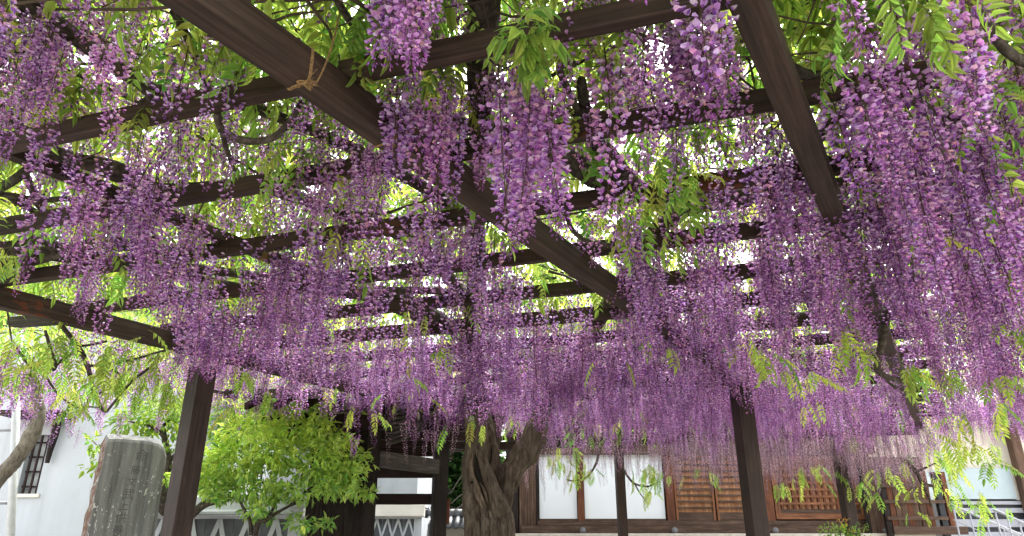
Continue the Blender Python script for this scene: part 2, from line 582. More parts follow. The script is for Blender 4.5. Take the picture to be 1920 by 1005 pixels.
# post of the right-hand girder, hidden by blossom, and the far cross girder
post(0, 0, pos=(p0.x - U.x * 3.8, p0.y - U.y * 3.8, 0), w=.12, rot=ga)
post(0, 0, pos=(p1.x - U.x * 2.55, p1.y - U.y * 2.55, 0), w=.12, rot=ga)
post(0, 0, pos=(p2.x - U.x * 2.35, p2.y - U.y * 2.35, 0), w=.12, rot=ga)
far_a = Vector((CX, CY, CZ + H)) - V * 3.2; far_b = Vector((DX, DY, CZ + H)) + V * 1.0
beam('girder', far_a, far_b, .10, .12, M['beam'], pergola, .006)
pa = at_h(1120, 722, H); pb = at_h(1385, 722, H)
beam('girder', pa + Vector((0, .08, .0015)), pb + Vector((0, .02, .0015)), .09, .11, M['beam'], pergola, .006)
for k in range(15, 17):
    off = RAFT0 + RSP * k
    c = NV * off
    a = c + V * (-3.4); b = c + V * 2.4
    a.z = b.z = CZ + HR + .006
    beam('rafter', a, b, RW, RHT, M['beam'], pergola, .004)
st_a = at_h(20, 606, H + .02); 
beam('beam_end', at_y(24, 612, 4.6), at_y(100, 606, 4.45), .10, .055, M['oldwood'], pergola)

# rope lashings round the girders
def lashing(c, axis_u, w, h, turns=4, r=.0035, fray=10, seed=1, up=None):
    rr = random.Random(seed)
    n = Vector((axis_u.y, -axis_u.x, 0)); z = Vector((0, 0, 1))
    mb = MB()
    for k in range(turns):
        o = axis_u * ((k - turns / 2) * r * 2.1 + rr.uniform(-.001, .001))
        e = r * .9
        ring = []
        for a in range(20):
            t = 2 * math.pi * a / 20
            cx, cz = math.cos(t), math.sin(t)
            s = max(abs(cx) / (w / 2 + e), abs(cz) / (h / 2 + e))
            ring.append(c + o + n * (cx / s) + z * (cz / s) + axis_u * rr.uniform(-.0008, .0008))
        ring.append(ring[0])
        mb.tube(ring, r, 5, cap=False)
    knot = c + n * (w / 2 * .5) - z * (h / 2 + r)
    for k in range(3):
        p = [knot + Vector((rr.uniform(-.02, .02), rr.uniform(-.02, .02), rr.uniform(-.012, .004))) for _ in range(6)]
        q, ro = smooth_path(p, r, 4); mb.tube(q, ro, 5)
    o = add('rope_lashing', mb.mesh('rope_lashing', [M['rope']]), pergola)
    mb2 = MB()
    for k in range(fray):
        d = (axis_u * rr.uniform(-.3, .3) + n * rr.uniform(.3, 1.0) + z * rr.uniform(-.55, .15)) * rr.uniform(.03, .085)
        mb2.tube([knot, knot + d * .5 + z * .003, knot + d], [.0016, .0012, .0006], 3)
    if up:
        q, ro = smooth_path([knot] + up, .0032, 5); mb2.tube(q, ro, 5)
    add('frayed_end', mb2.mesh('frayed_end', [M['rope']]), o)
    return o
def on_girder(p, px, py, hh=H, w=GW):
    q = at_h(px, py, hh)
    s = (q - p).dot(U)
    return p + U * s + Vector((0, 0, GH / 2))
c1 = on_girder(p1, 560, 160)
lashing(c1, U, GW, GH, 2, r=.0028, seed=3, fray=26, up=[c1 + Vector((.05, .0, -.05)), c1 + Vector((.075, .02, .08)), c1 + Vector((.09, .02, .22)), c1 + Vector((.10, .03, .40))])
c2 = on_girder(p1, 725, 268)
lashing(c2, U, GW, GH, 2, r=.0028, seed=5, fray=22)
cm = pm + U * 1.05 + Vector((0, 0, .03))
lashing(cm, U, .06, .06, 5, seed=8, fray=10)

# ------------------------------------------------------------------ stone monument
def monument():
    Y = 7.6
    base = at_y(232, 1005, Y); 
    t = empty('stone_monument', (base.x, Y, 0), 'tall grey inscribed stone slab with lichen spots and rough brown edge', 'monument')
    cx = (at_y(190, 1005, Y).x + at_y(292, 1005, Y).x) / 2 - .075
    ztop = at_y(250, 828, Y).z
    yaw = R(40)
    rr = random.Random(5)
    # outline of the face (local x,z), origin at bottom centre
    hw = .305
    out = []
    nz = 22
    for k in range(nz + 1):
        z = ztop * k / nz
        out.append((-hw - .02 * (1 - k / nz) + rr.uniform(-.006, .006), z * .985 if k == nz else z))
    top = []
    for x, dz in ((-.29, .004), (-.22, .012), (-.12, .016), (0, .014), (.11, .010), (.20, -.008), (.265, -.05)):
        top.append((x, ztop + dz))
    right = []
    for k in range(nz + 1):
        z = ztop * .94 * (1 - k / nz)
        right.append((hw - .005 + .05 * (k / nz) + rr.uniform(-.004, .004), z))
    ol = out + top + right
    d = .27
    mb = MB()
    n = len(ol)
    for layer, (sc, y) in enumerate(((.985, 0.0), (1.0, .012), (1.03, d * .55), (1.0, d))):
        for (x, z) in ol:
            jx = rr.uniform(-.012, .012) if layer >= 2 else 0
            jy = rr.uniform(-.012, .012) if layer >= 2 else 0
            mb.v.append((x * sc + jx, y + jy, z * (sc if z > .3 else 1)))
    mb.face(list(range(n))[::-1] if False else list(range(n)), 0)
    for l in range(3):
        for i in range(n):
            j = (i + 1) % n
            mb.face([l * n + i, (l + 1) * n + i, (l + 1) * n + j, l * n + j], 0 if l == 0 or len(out) - 1 <= i <= len(out) + len(top) else 1)
    mb.face([3 * n + i for i in range(n)][::-1], 1)
    me = mb.mesh('slab', [M['stone'], M['roughstone']])
    bm = bmesh.new(); bm.from_mesh(me); bmesh.ops.recalc_face_normals(bm, faces=bm.faces); bm.to_mesh(me); bm.free()
    mw = Matrix.Translation((cx, Y, 0)) @ Matrix.Rotation(yaw, 4, 'Z')
    slab = add('slab', me, t, mw=mw)
    # plinth
    mbp = MB(); mbp.box((-.6, -.2, 0), (.6, .45, .28))
    add('plinth', mbp.mesh('plinth', [M['roughstone']]), t, mw=mw)
    # carved characters, one object each: thin raised glyphs, groove shade painted in dark grey
    glyphs = [('命', .115, ztop - .15, .055), ('藤', .085, ztop - .30, .02), ('文', .085, ztop - .42, .0), ('武', .10, ztop - .545, -.01), ('上', .085, ztop - .66, -.03), ('供', .10, ztop - .775, -.035), ('養', .10, ztop - .90, -.04)]
    for ch, size, z, x in glyphs:
        cu = bpy.data.curves.new('character', 'FONT')
        cu.body = ch; cu.size = size * 1.15; cu.align_x = 'CENTER'; cu.align_y = 'CENTER'; cu.extrude = .0012
        cu.resolution_u = 2
        ob = bpy.data.objects.new('character', cu)
        col.objects.link(ob)
        dg = bpy.context.evaluated_depsgraph_get()
        me = bpy.data.meshes.new_from_object(ob.evaluated_get(dg))
        bpy.data.objects.remove(ob); 
        me.name = 'character'
        me.materials.clear(); me.materials.append(M['carve_shade'])
        mwc = mw @ Matrix.Translation((x, -.0005, z)) @ Matrix.Rotation(math.pi / 2, 4, 'X')
        add('carved_character_shade', me, slab, mw=mwc)
    for o in slab.children:     # children of a rotated part: store the transform relative to it
        pass
    return t

# add() subtracts only translations, so a child of a rotated part needs a full inverse
def add_rel(name, mesh, parent, mw):
    o = bpy.data.objects.new(name, mesh)
    col.objects.link(o)
    o.parent = parent
    bpy.context.view_layer.update()
    o.matrix_local = parent.matrix_world.inverted() @ mw
    ORG[o.name] = mw.translation.copy()
    return o
_add = add
def add(name, mesh, parent=None, loc=None, rot=None, scale=None, mw=None):
    if mw is not None and parent is not None and parent.type == 'MESH':
        return add_rel(name, mesh, parent, mw)
    return _add(name, mesh, parent, loc, rot, scale, mw)
monument()

# ------------------------------------------------------------------ left: storehouse, steel frame, namako wall
def storehouse():
    Y = 10.5
    xl, xr = at_y(-420, 900, Y).x, at_y(430, 900, Y).x
    t = empty('storehouse', ((xl + xr) / 2, Y, 0), 'white plastered storehouse with small barred window behind the stone slab', 'storehouse')
    wl, wr = at_y(30, 926, Y).x, at_y(68, 926, Y).x
    zb, zt = at_y(50, 926, Y).z, at_y(50, 815, Y).z
    # wall with an opening
    mb = MB()
    zz = 4.6
    mb.box((xl, Y, 0), (wl, Y + 4, zz)); mb.box((wr, Y, 0), (xr, Y + 4, zz))
    mb.box((wl, Y, 0), (wr, Y + 4, zb)); mb.box((wl, Y, zt), (wr, Y + 4, zz))
    add('wall', mb.mesh('wall', [M['white']]), t)
    w = box_obj('window', (wl, Y + .14, zb), (wr, Y + .16, zt), M['pane'], t)
    for k in range(3):
        x = wl + (wr - wl) * (k + .5) / 3
        box_obj('bar', (x - .012, Y + .05, zb), (x + .012, Y + .075, zt), M['darkbeam'], w)
    for k in range(4):
        z = zb + (zt - zb) * (k + .5) / 4
        box_obj('bar', (wl, Y + .08, z - .012), (wr, Y + .10, z + .012), M['darkbeam'], w)
    box_obj('sill', (wl - .06, Y - .035, zb - .05), (wr + .06, Y - .002, zb), M['cream'], t, .006)
    # window hood bracket
    mbb = MB()
    p, ro = smooth_path([at_y(112, 770, Y - .05), at_y(104, 810, Y - .12), at_y(94, 845, Y - .10), at_y(88, 868, Y - .1)], [.05, .055, .04, .03], 5)
    mbb.tube(p, ro, 8)
    add('hood_bracket', mbb.mesh('hood_bracket', [M['darkwood']], True), t)
    box_obj('window_hood', (wl - .25, Y - .5, zt + .22), (wr + .32, Y - .002, zt + .28), M['darkwood'], t)
    # eaves and tiled roof
    box_obj('eaves', (xl - .3, Y - .55, zz), (xr + .3, Y + 4.5, zz + .12), M['white'], t)
    mbr = MB()
    a = len(mbr.v)
    x0, x1 = xl - .45, xr + .45
    mbr.v += [(x0, Y - .75, zz + .122), (x1, Y - .75, zz + .122), (x1, Y + 2, zz + 1.7), (x0, Y + 2, zz + 1.7), (x0, Y + 4.75, zz + .122), (x1, Y + 4.75, zz + .122)]
    for q in ((0, 1, 2, 3), (3, 2, 5, 4), (0, 3, 4), (1, 5, 2), (0, 4, 5, 1)): mbr.face(list(q))
    add('roof', mbr.mesh('roof', [M['tile']]), t)
storehouse()

def steel_frame():
    Y = 6.6
    b = at_y(27, 1005, Y)
    t = empty('steel_frame', (b.x, Y, 0), 'galvanised steel pole with short cross rails at the far left edge', 'steel pole')
    q = at_y(36, 640, Y); b0 = at_y(20, 1005, Y); dd = q - b0
    mb = MB(); mb.tube([b0 - dd * (b0.z / dd.z), q + dd * .15], .034, 14)
    add('pole', mb.mesh('pole', [M['steel']], True), t)
    for py in (806, 874, 943):
        z = at_y(10, py, Y).z
        mb = MB(); mb.tube([(at_y(-150, py, Y).x, Y + .02, z), (at_y(31 - (py - 806) * .06, py, Y).x, Y + .02, z)], .014, 8)
        add('rail', mb.mesh('rail', [M['railwhite']], True), t)
steel_frame()

def namako_wall(name, label, Y, px0, px1, cap_top, cap_bot, band, n_cross, endpost=None, upper=None, depth=.3, extra=None, cat='wall'):
    xl, xr = at_y(px0, 960, Y).x, at_y(px1, 960, Y).x
    t = empty(name, ((xl + xr) / 2, Y, 0), label, cat)
    z1, z2 = at_y(600, cap_top, Y).z, at_y(600, cap_bot, Y).z
    zl = z2 - band
    box_obj('wall', (xl, Y, 0), (xr, Y + depth, z2 - .002), M['white'] if upper is None else M['white'], t)
    # sloped, rounded plaster ledge
    mb = MB()
    prof = [(-.002, z1), (-.06, z1 - .03), (-.14, z2 + .06), (-.17, z2 + .035), (-.175, z2 + .01), (-.15, z2), (-.002, z2)]
    for x in (xl - .02, xr + .05):
        for (y, z) in prof: mb.v.append((x, Y + y, z))
    n = len(prof)
    for i in range(n): mb.face([i, (i + 1) % n, n + (i + 1) % n, n + i])
    mb.face(list(range(n))[::-1]); mb.face([n + i for i in range(n)])
    me = mb.mesh('ledge', [M['cream'] if upper else M['white']])
    bm = bmesh.new(); bm.from_mesh(me); bmesh.ops.recalc_face_normals(bm, faces=bm.faces); bm.to_mesh(me); bm.free()
    add('ledge', me, t)
    # frame band and dark tiles
    box_obj('top_band', (xl, Y - .03, zl), (xr, Y - .002, z2 - .003), M['white'], t)
    if endpost: box_obj('end_band', (xr - endpost, Y - .034, 0), (xr, Y - .002, zl - .002), M['white'], t)
    xe = xr - (endpost or 0)
    step = (xe - xl) / n_cross
    zb = zl - step * 1.6
    for k in range(n_cross):            # the dark tiles: one triangle and one diamond half per bay
        x0 = xl + k * step
        box_obj('tile', (x0 + .004, Y - .012, zb), (x0 + step - .004, Y - .002, zl - .003), M['slate'], t)
    for k in range(n_cross):
        x0 = xl + k * step
        for s in (1, -1):
            a = Vector((x0 if s > 0 else x0 + step, 0, zb)); b = Vector((x0 + step / 2, 0, zl - .004))
            d = (b - a).normalized(); nn = Vector((-d.z, 0, d.x)) * (step * .085)
            mb = MB()
            y0, y1 = Y - .032 + (.002 if s > 0 else 0), Y - .0125
            for y in (y0, y1):
                for q in (a - nn, b - nn, b + nn, a + nn): mb.v.append((q.x, y, min(q.z, zl - .004)))
            for q in ((0, 1, 2, 3), (7, 6, 5, 4), (0, 4, 5, 1), (1, 5, 6, 2), (2, 6, 7, 3), (3, 7, 4, 0)): mb.face(list(q))
            add('plaster_strip', mb.mesh('plaster_strip', [M['white']]), t)
    if zb > .05: box_obj('foot_band', (xl, Y - .03, 0), (xe - .001, Y - .002, zb - .003), M['white'], t)
    if upper:
        box_obj('upper_wall', (xl - .2, Y + .03, z1 - .004), (xr - .12, Y + 3, 3.9), M['white'], t)
        mbr = MB()
        x0, x1 = xl - .6, xr + .4
        mbr.v += [(x0, Y - .6, 3.9), (x1, Y - .6, 3.9), (x1, Y + 1.5, 5.2), (x0, Y + 1.5, 5.2), (x0, Y + 3.6, 3.9), (x1, Y + 3.6, 3.9)]
        for q in ((0, 1, 2, 3), (3, 2, 5, 4), (0, 3, 4), (1, 5, 2), (0, 4, 5, 1)): mbr.face(list(q))
        add('roof', mbr.mesh('roof', [M['tile']]), t)
    return t
namako_wall('namako_wall', 'low white plaster wall with dark tiles in a diamond lattice behind the green shrub', 8.9, 232, 548, 928, 966, .04, 6)
namako_wall('far_storehouse', 'white storehouse with rounded ledge and diamond lattice base seen through the timber gate', 13.6, 560, 792, 944, 969, .035, 11, endpost=.14, upper=True, depth=2.8, cat='storehouse')

# white corner post by the gate
def corner_post():
    Y = 8.75
    t = empty('white_post', (at_y(553, 1000, Y).x, Y, 0), 'square white post between the lattice wall and dark gate boards', 'post')
    xa, xb = at_y(541, 980, Y).x, at_y(561, 980, Y).x
    zt = at_y(550, 952, Y).z
    box_obj('shaft', (xa, Y, 0), (xb, Y + .13, zt), M['white'], t, .006)
    box_obj('cap', (xa - .015, Y - .015, zt + .001), (xb + .015, Y + .145, zt + .035), M['white'], t, .006)
corner_post()

# ------------------------------------------------------------------ timber gate
def gate():
    Yn, Yf = 8.3, 9.35
    n = at_y(690, 980, Yn); f = at_y(822, 980, Yf)
    t = empty('timber_gate', ((n.x + f.x) / 2, (Yn + Yf) / 2, 0), 'dark old timber gate with plank side and grey weathered lintel left of the twisted trunk', 'gate')
    zt = 2.26
    w = .15
    ang = math.atan2(Yf - Yn, f.x - n.x)
    d = Vector((math.cos(ang), math.sin(ang), 0))
    for p, ww, hh in ((n, .13, zt), (f, .17, zt)):
        bm = bmesh.new(); bmesh.ops.create_cube(bm, size=1)
        for v in bm.verts: v.co = Vector((v.co.x * ww, v.co.y * ww, (v.co.z + .5) * hh))
        bmesh.ops.bevel(bm, geom=list(bm.edges), offset=.008, segments=2, affect='EDGES')
        me = bpy.data.meshes.new('gate_post'); bm.to_mesh(me); bm.free(); me.materials.append(M['darkwood'])
        add('gate_post', me, t, loc=(p.x, p.y, 0), rot=(0, 0, ang * .35))
    # weathered lintel
    za, zb_ = at_y(697, 875, Yn).z, at_y(823, 891, Yf).z
    beam('lintel', Vector((n.x, n.y - .02, za)) + d * .066, Vector((f.x, f.y - .02, za)) - d * .085, .11, at_y(697, 845, Yn).z - za, M['oldwood'], t, .006)
    # dark back rails
    Yb = 9.5
    for y0, y1 in ((896, 872), (946, 926)):
        a = at_y(660, y0, Yb); b = at_y(812, y0, Yb)
        beam('rail', Vector((a.x, Yb, a.z)), Vector((b.x, Yb, a.z)), .09, at_y(690, y1, Yb).z - a.z, M['darkbeam'], t, .005)
    a = at_y(640, 870, Yb); b = at_y(822, 870, Yb)
    for k in range(5):
        z0_ = a.z + .10 + k * .125
        box_obj('transom_board', (a.x, Yb + .02, z0_), (b.x, Yb + .05, z0_ + .120), M['darkbeam'], t, .004)
    # narrow red brown strip and latch on the far post
    q = at_y(838, 960, Yf - .02)
    box_obj('door_edge', (q.x - .02, Yf - .02, at_y(838, 983, Yf).z), (q.x + .03, Yf + .04, at_y(838, 935, Yf).z), M['hallwood'], t, .003)
    q = at_y(840, 922, Yf)
    box_obj('latch', (q.x - .03, Yf - .05, q.z - .03), (q.x + .03, Yf + .01, q.z + .03), M['iron'], t, .006)
    q = at_y(690, 912, Yn - .1)
    box_obj('hinge', (q.x - .03, Yn - .095, q.z - .06), (q.x + .05, Yn - .066, q.z + .06), M['iron'], t, .006)
    # plank side: each plank a part
    x0 = at_y(572, 960, 8.45).x; x1 = n.x - .07
    np_ = 6
    wv = (x1 - x0) / np_
    rr = random.Random(2)
    for k in range(np_):
        xa = x0 + wv * k
        dy = rr.uniform(0, .008)
        box_obj('plank', (xa + .0025, 8.44 + dy, 0), (xa + wv - .0025, 8.475 + dy, 2.24), M['darkwood'], t, .004)
    # iron strap on the planks
    mb = MB()
    for pth in ([(598, 975), (597, 1003)], [(585, 988), (600, 982), (618, 986)], [(613, 984), (619, 1000)], [(603, 950), (602, 976)]):
        mb.tube([at_y(x, y, 8.425) for x, y in pth], .011, 6)
    add('iron_strap', mb.mesh('iron_strap', [M['iron']]), t)
    # roof: tie beams, rafters, boards and a curved shingled verge
    cx = (x0 + f.x) / 2
    for k, yy in enumerate((8.1, 9.0, 9.9)):
        beam('tie_beam', (x0 - .5, yy, zt + .002), (f.x + .6, yy + .4, zt + .002), .13, .16, M['darkbeam'], t, .006)
    for k in range(9):
        x = x0 - .4 + k * (f.x - x0 + 1.0) / 8
        beam('roof_rafter', (x, 7.3, zt + .06), (x, 9.1, zt + .75), .05, .07, M['darkbeam'], t)
        beam('roof_rafter', (x, 9.12, zt + .75), (x, 10.9, zt + .06), .05, .07, M['darkbeam'], t)
    for s in (0, 1):
        mb = MB()
        ys = [7.15, 7.6, 8.1, 8.6, 9.1] if s == 0 else [11.05, 10.6, 10.1, 9.6, 9.1]
        zs = [zt + .12, zt + .24, zt + .42, zt + .62, zt + .86]
        xs = (x0 - .6, f.x + .75)
        for th in (0, .10):
            for x in xs:
                for y, z in zip(ys, zs): mb.v.append((x, y, z + th + .03))
        for L in (0, 10):
            for i in range(4): mb.face([L + i, L + i + 1, L + 5 + i + 1, L + 5 + i])
        for b in (0, 5):
            for i in range(4): mb.face([b + i, b + i + 1, 10 + b + i + 1, 10 + b + i])
        mb.face([0, 5, 15, 10]); mb.face([4, 9, 19, 14])
        me = mb.mesh('roof_slope', [M['oldwood']])
        bm = bmesh.new(); bm.from_mesh(me); bmesh.ops.recalc_face_normals(bm, faces=bm.faces); bm.to_mesh(me); bm.free()
        add('roof_slope', me, t)
    # ribbed curved verge board under the blossom
    mbv = MB()
    Yv = 7.95
    cen = at_y(728, 788, Yv)
    rib0 = [(726, 832), (750, 825), (775, 813), (795, 798), (808, 780)]
    for k in range(7):
        f_ = k / 6
        pts = [at_y(728 + (x - 728) * (1 - .12 * f_) , y - 9 * k * (1 - .25 * i / 4), Yv - .02 * k) for i, (x, y) in enumerate(rib0)]
        q, ro = smooth_path(pts, .022, 4)
        mbv.tube(q, ro, 6)
    add('curved_verge', mbv.mesh('curved_verge', [M['oldwood']], True), t)
gate()

# ------------------------------------------------------------------ tiled garden wall and evergreen behind the gate
def tiled_wall():
    Y = 15.0
    xl, xr = at_y(770, 980, Y).x, at_y(960, 980, Y).x
    t = empty('tiled_wall', ((xl + xr) / 2, Y, 0), 'cream garden wall topped with grey round roof tiles between gate post and trunk', 'wall')
    z0 = at_y(840, 990, Y).z
    box_obj('wall', (xl, Y, 0), (xr, Y + .3, z0), M['cream'], t)
    zt = at_y(840, 968, Y).z
    n = 14
    st = (xr - xl) / n
    for k in range(n):
        x = xl + st * (k + .5)
        mb = MB(); mb.tube([(0, -.42, z0 + .02), (0, -.1, z0 + .12), (0, .15, zt)], st * .36, 10)
        add('cover_tile', mb.mesh('cover_tile', [M['tile']], True), t, loc=(x, Y, 0))
        mb = MB(); mb.tube([(-st * .48, 0, zt + .06), (st * .48, 0, zt + .06)], .085, 10)
        add('ridge_tile', mb.mesh('ridge_tile', [M['tile']], True), t, loc=(x, Y + .15, 0))
    for k in range(4):
        z = z0 + .01 + .05 * k
        box_obj('flat_tile_course', (xl, Y - .40 + .12 * k, z), (xr, Y + .3, z + .03), M['tile'], t)
    for k in range(16):
        x = at_y(786 + k * 5.5, 960, Y + .6).x
        box_obj('picket', (x - .012, Y + .6, 0), (x + .012, Y + .625, at_y(800, 950, Y + .6).z), M['oldwood'], t)
tiled_wall()

# leaf helpers -------------------------------------------------------
def jitter_col(c, rr, a=.2):
    k = 1 + rr.uniform(-a, a)
    return tuple(max(0, min(1, x * k * (1 + rr.uniform(-.08, .08)))) for x in c)

def leaflet(mb, base, d, nrm, L, W, c, fold=.25, droop=.25):
    """pointed lance-shaped leaflet with a folded midrib: 8 triangles"""
    d = d.normalized(); side = d.cross(nrm)
    if side.length < 1e-4: side = d.orthogonal()
    side.normalize(); up = side.cross(d).normalized()
    b = Vector(base)
    n = len(mb.v)
    prof = [(0, 0, 0), (.3, .5, -.03), (.65, .40, -.11), (1.0, 0, -.28)]
    mid = [b + d * (L * s) + up * (L * dz * droop * 4) for s, w, dz in prof]
    for m in mid: mb.v.append(tuple(m))
    for sg in (1, -1):
        for i in (1, 2):
            s, w, dz = prof[i]
            mb.v.append(tuple(mid[i] + side * (sg * W * w) + up * (W * fold * (1.0 if i == 1 else .6))))
    a = n
    for o in (4, 6):
        mb.face([a, a + 1, a + o], 0, c); mb.face([a + 1, a + 2, a + o + 1, a + o], 0, c); mb.face([a + 2, a + 3, a + o + 1], 0, c)

def blob_crown(name, parent, blobs, nleaf, L, W, c0, c1, seed, mat, droop=.25, parts=0, kindname='foliage', shell=.45, grad=False):
    """leaves spread through ellipsoid blobs; the nearest `parts` are objects of their own"""
    rr = random.Random(seed)
    tot = sum(b[3] * b[4] * b[5] for b in blobs)
    L_ = []
    for (x, y, z, ax, ay, az) in blobs:
        n = max(6, int(nleaf * ax * ay * az / tot))
        for _ in range(n):
            v = Vector((rr.gauss(0, 1), rr.gauss(0, 1), rr.gauss(0, 1))).normalized()
            q = rr.random() ** shell
            p = Vector((x + v.x * ax * q, y + v.y * ay * q, z + v.z * az * q))
            d = (v + Vector((rr.gauss(0, .6), rr.gauss(0, .6), rr.gauss(0, .5) - .1))).normalized()
            L_.append((p, d, v))
    L_.sort(key=lambda a: a[0].y)
    zlo = min(a[0].z for a in L_); zsp = max(a[0].z for a in L_) - zlo
    mb = MB()
    protos = []
    if parts:
        for k in range(5):
            m_ = MB(); leaflet(m_, (0, 0, 0), Vector((1, 0, 0)), Vector((0, 0, 1)), L, W, jitter_col(c0 if k % 2 else c1, rr, .15), .25, droop)
            protos.append(m_.mesh('leaf', [mat], True))
    cand = L_[:int(len(L_) * .5)]
    pick = set(rr.sample(range(len(cand)), min(parts, len(cand))))
    for i, (p, d, v) in enumerate(L_):
        nn = (Vector((0, 0, 1)) + Vector((rr.gauss(0, .5), rr.gauss(0, .5), 0))).normalized()
        s = rr.uniform(.7, 1.25)
        if i in pick:
            side = d.cross(nn).normalized(); up = side.cross(d).normalized()
            mw = Matrix((d, -side, up)).transposed() * s
            mw = mw.to_4x4(); mw.translation = p
            _add('leaf', protos[rr.randrange(5)], parent, mw=mw)
        else:
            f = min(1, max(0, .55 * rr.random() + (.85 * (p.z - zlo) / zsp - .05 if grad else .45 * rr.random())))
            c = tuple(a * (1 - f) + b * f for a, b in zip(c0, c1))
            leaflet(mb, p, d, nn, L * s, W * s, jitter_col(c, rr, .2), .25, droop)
    o = _add(kindname, mb.mesh(kindname, [mat], True), parent)
    tag(o, kind='stuff')
    return o

def limbs(name, parent, paths, mat, sides=8):
    for pts, rad in paths:
        mb = MB()
        q, ro = smooth_path(pts, rad, 5)
        mb.tube(q, ro, sides, ridge=.06, nr=3, twist=.3)
        _add(name, mb.mesh(name, [mat], True), parent)

def evergreen():
    Y = 18
    c = at_y(850, 900, Y)
    t = empty('evergreen_tree', (c.x, Y, 0), 'dark green dense tree behind the tiled garden wall', 'tree')
    limbs('trunk', t, [([(c.x, Y, 0), (c.x + .1, Y, 1.5), (c.x, Y + .1, 3)], [.16, .13, .08])], M['limb'])
    blobs = [(c.x - .5, Y, 2.4, 1.3, 1, 1.0), (c.x + .4, Y + .2, 3.1, 1.3, 1, 1.0), (c.x, Y, 1.8, 1.3, .9, .8), (c.x - .2, Y + .3, 4.0, 1.2, 1, .8), (c.x + .8, Y, 2.0, 1.0, .9, .9), (c.x - 1.0, Y, 1.6, .8, .8, .7)]
    blob_crown('foliage', t, blobs, 8000, .24, .095, (.016, .050, .018), (.04, .11, .03), 4, M['shrubleaf'])
    # bare pale twigs hanging in front
    for a, b, c_ in (((845, 925), (860, 900), (876, 880)), ((845, 945), (862, 930), (876, 922)), ((845, 962), (865, 948), (878, 944))):
        limbs('bare_twig', t, [([at_y(*a, 14.6), at_y(*b, 14.6), at_y(*c_, 14.6)], [.007, .009, .011])], M['greybark'], 5)
evergreen()

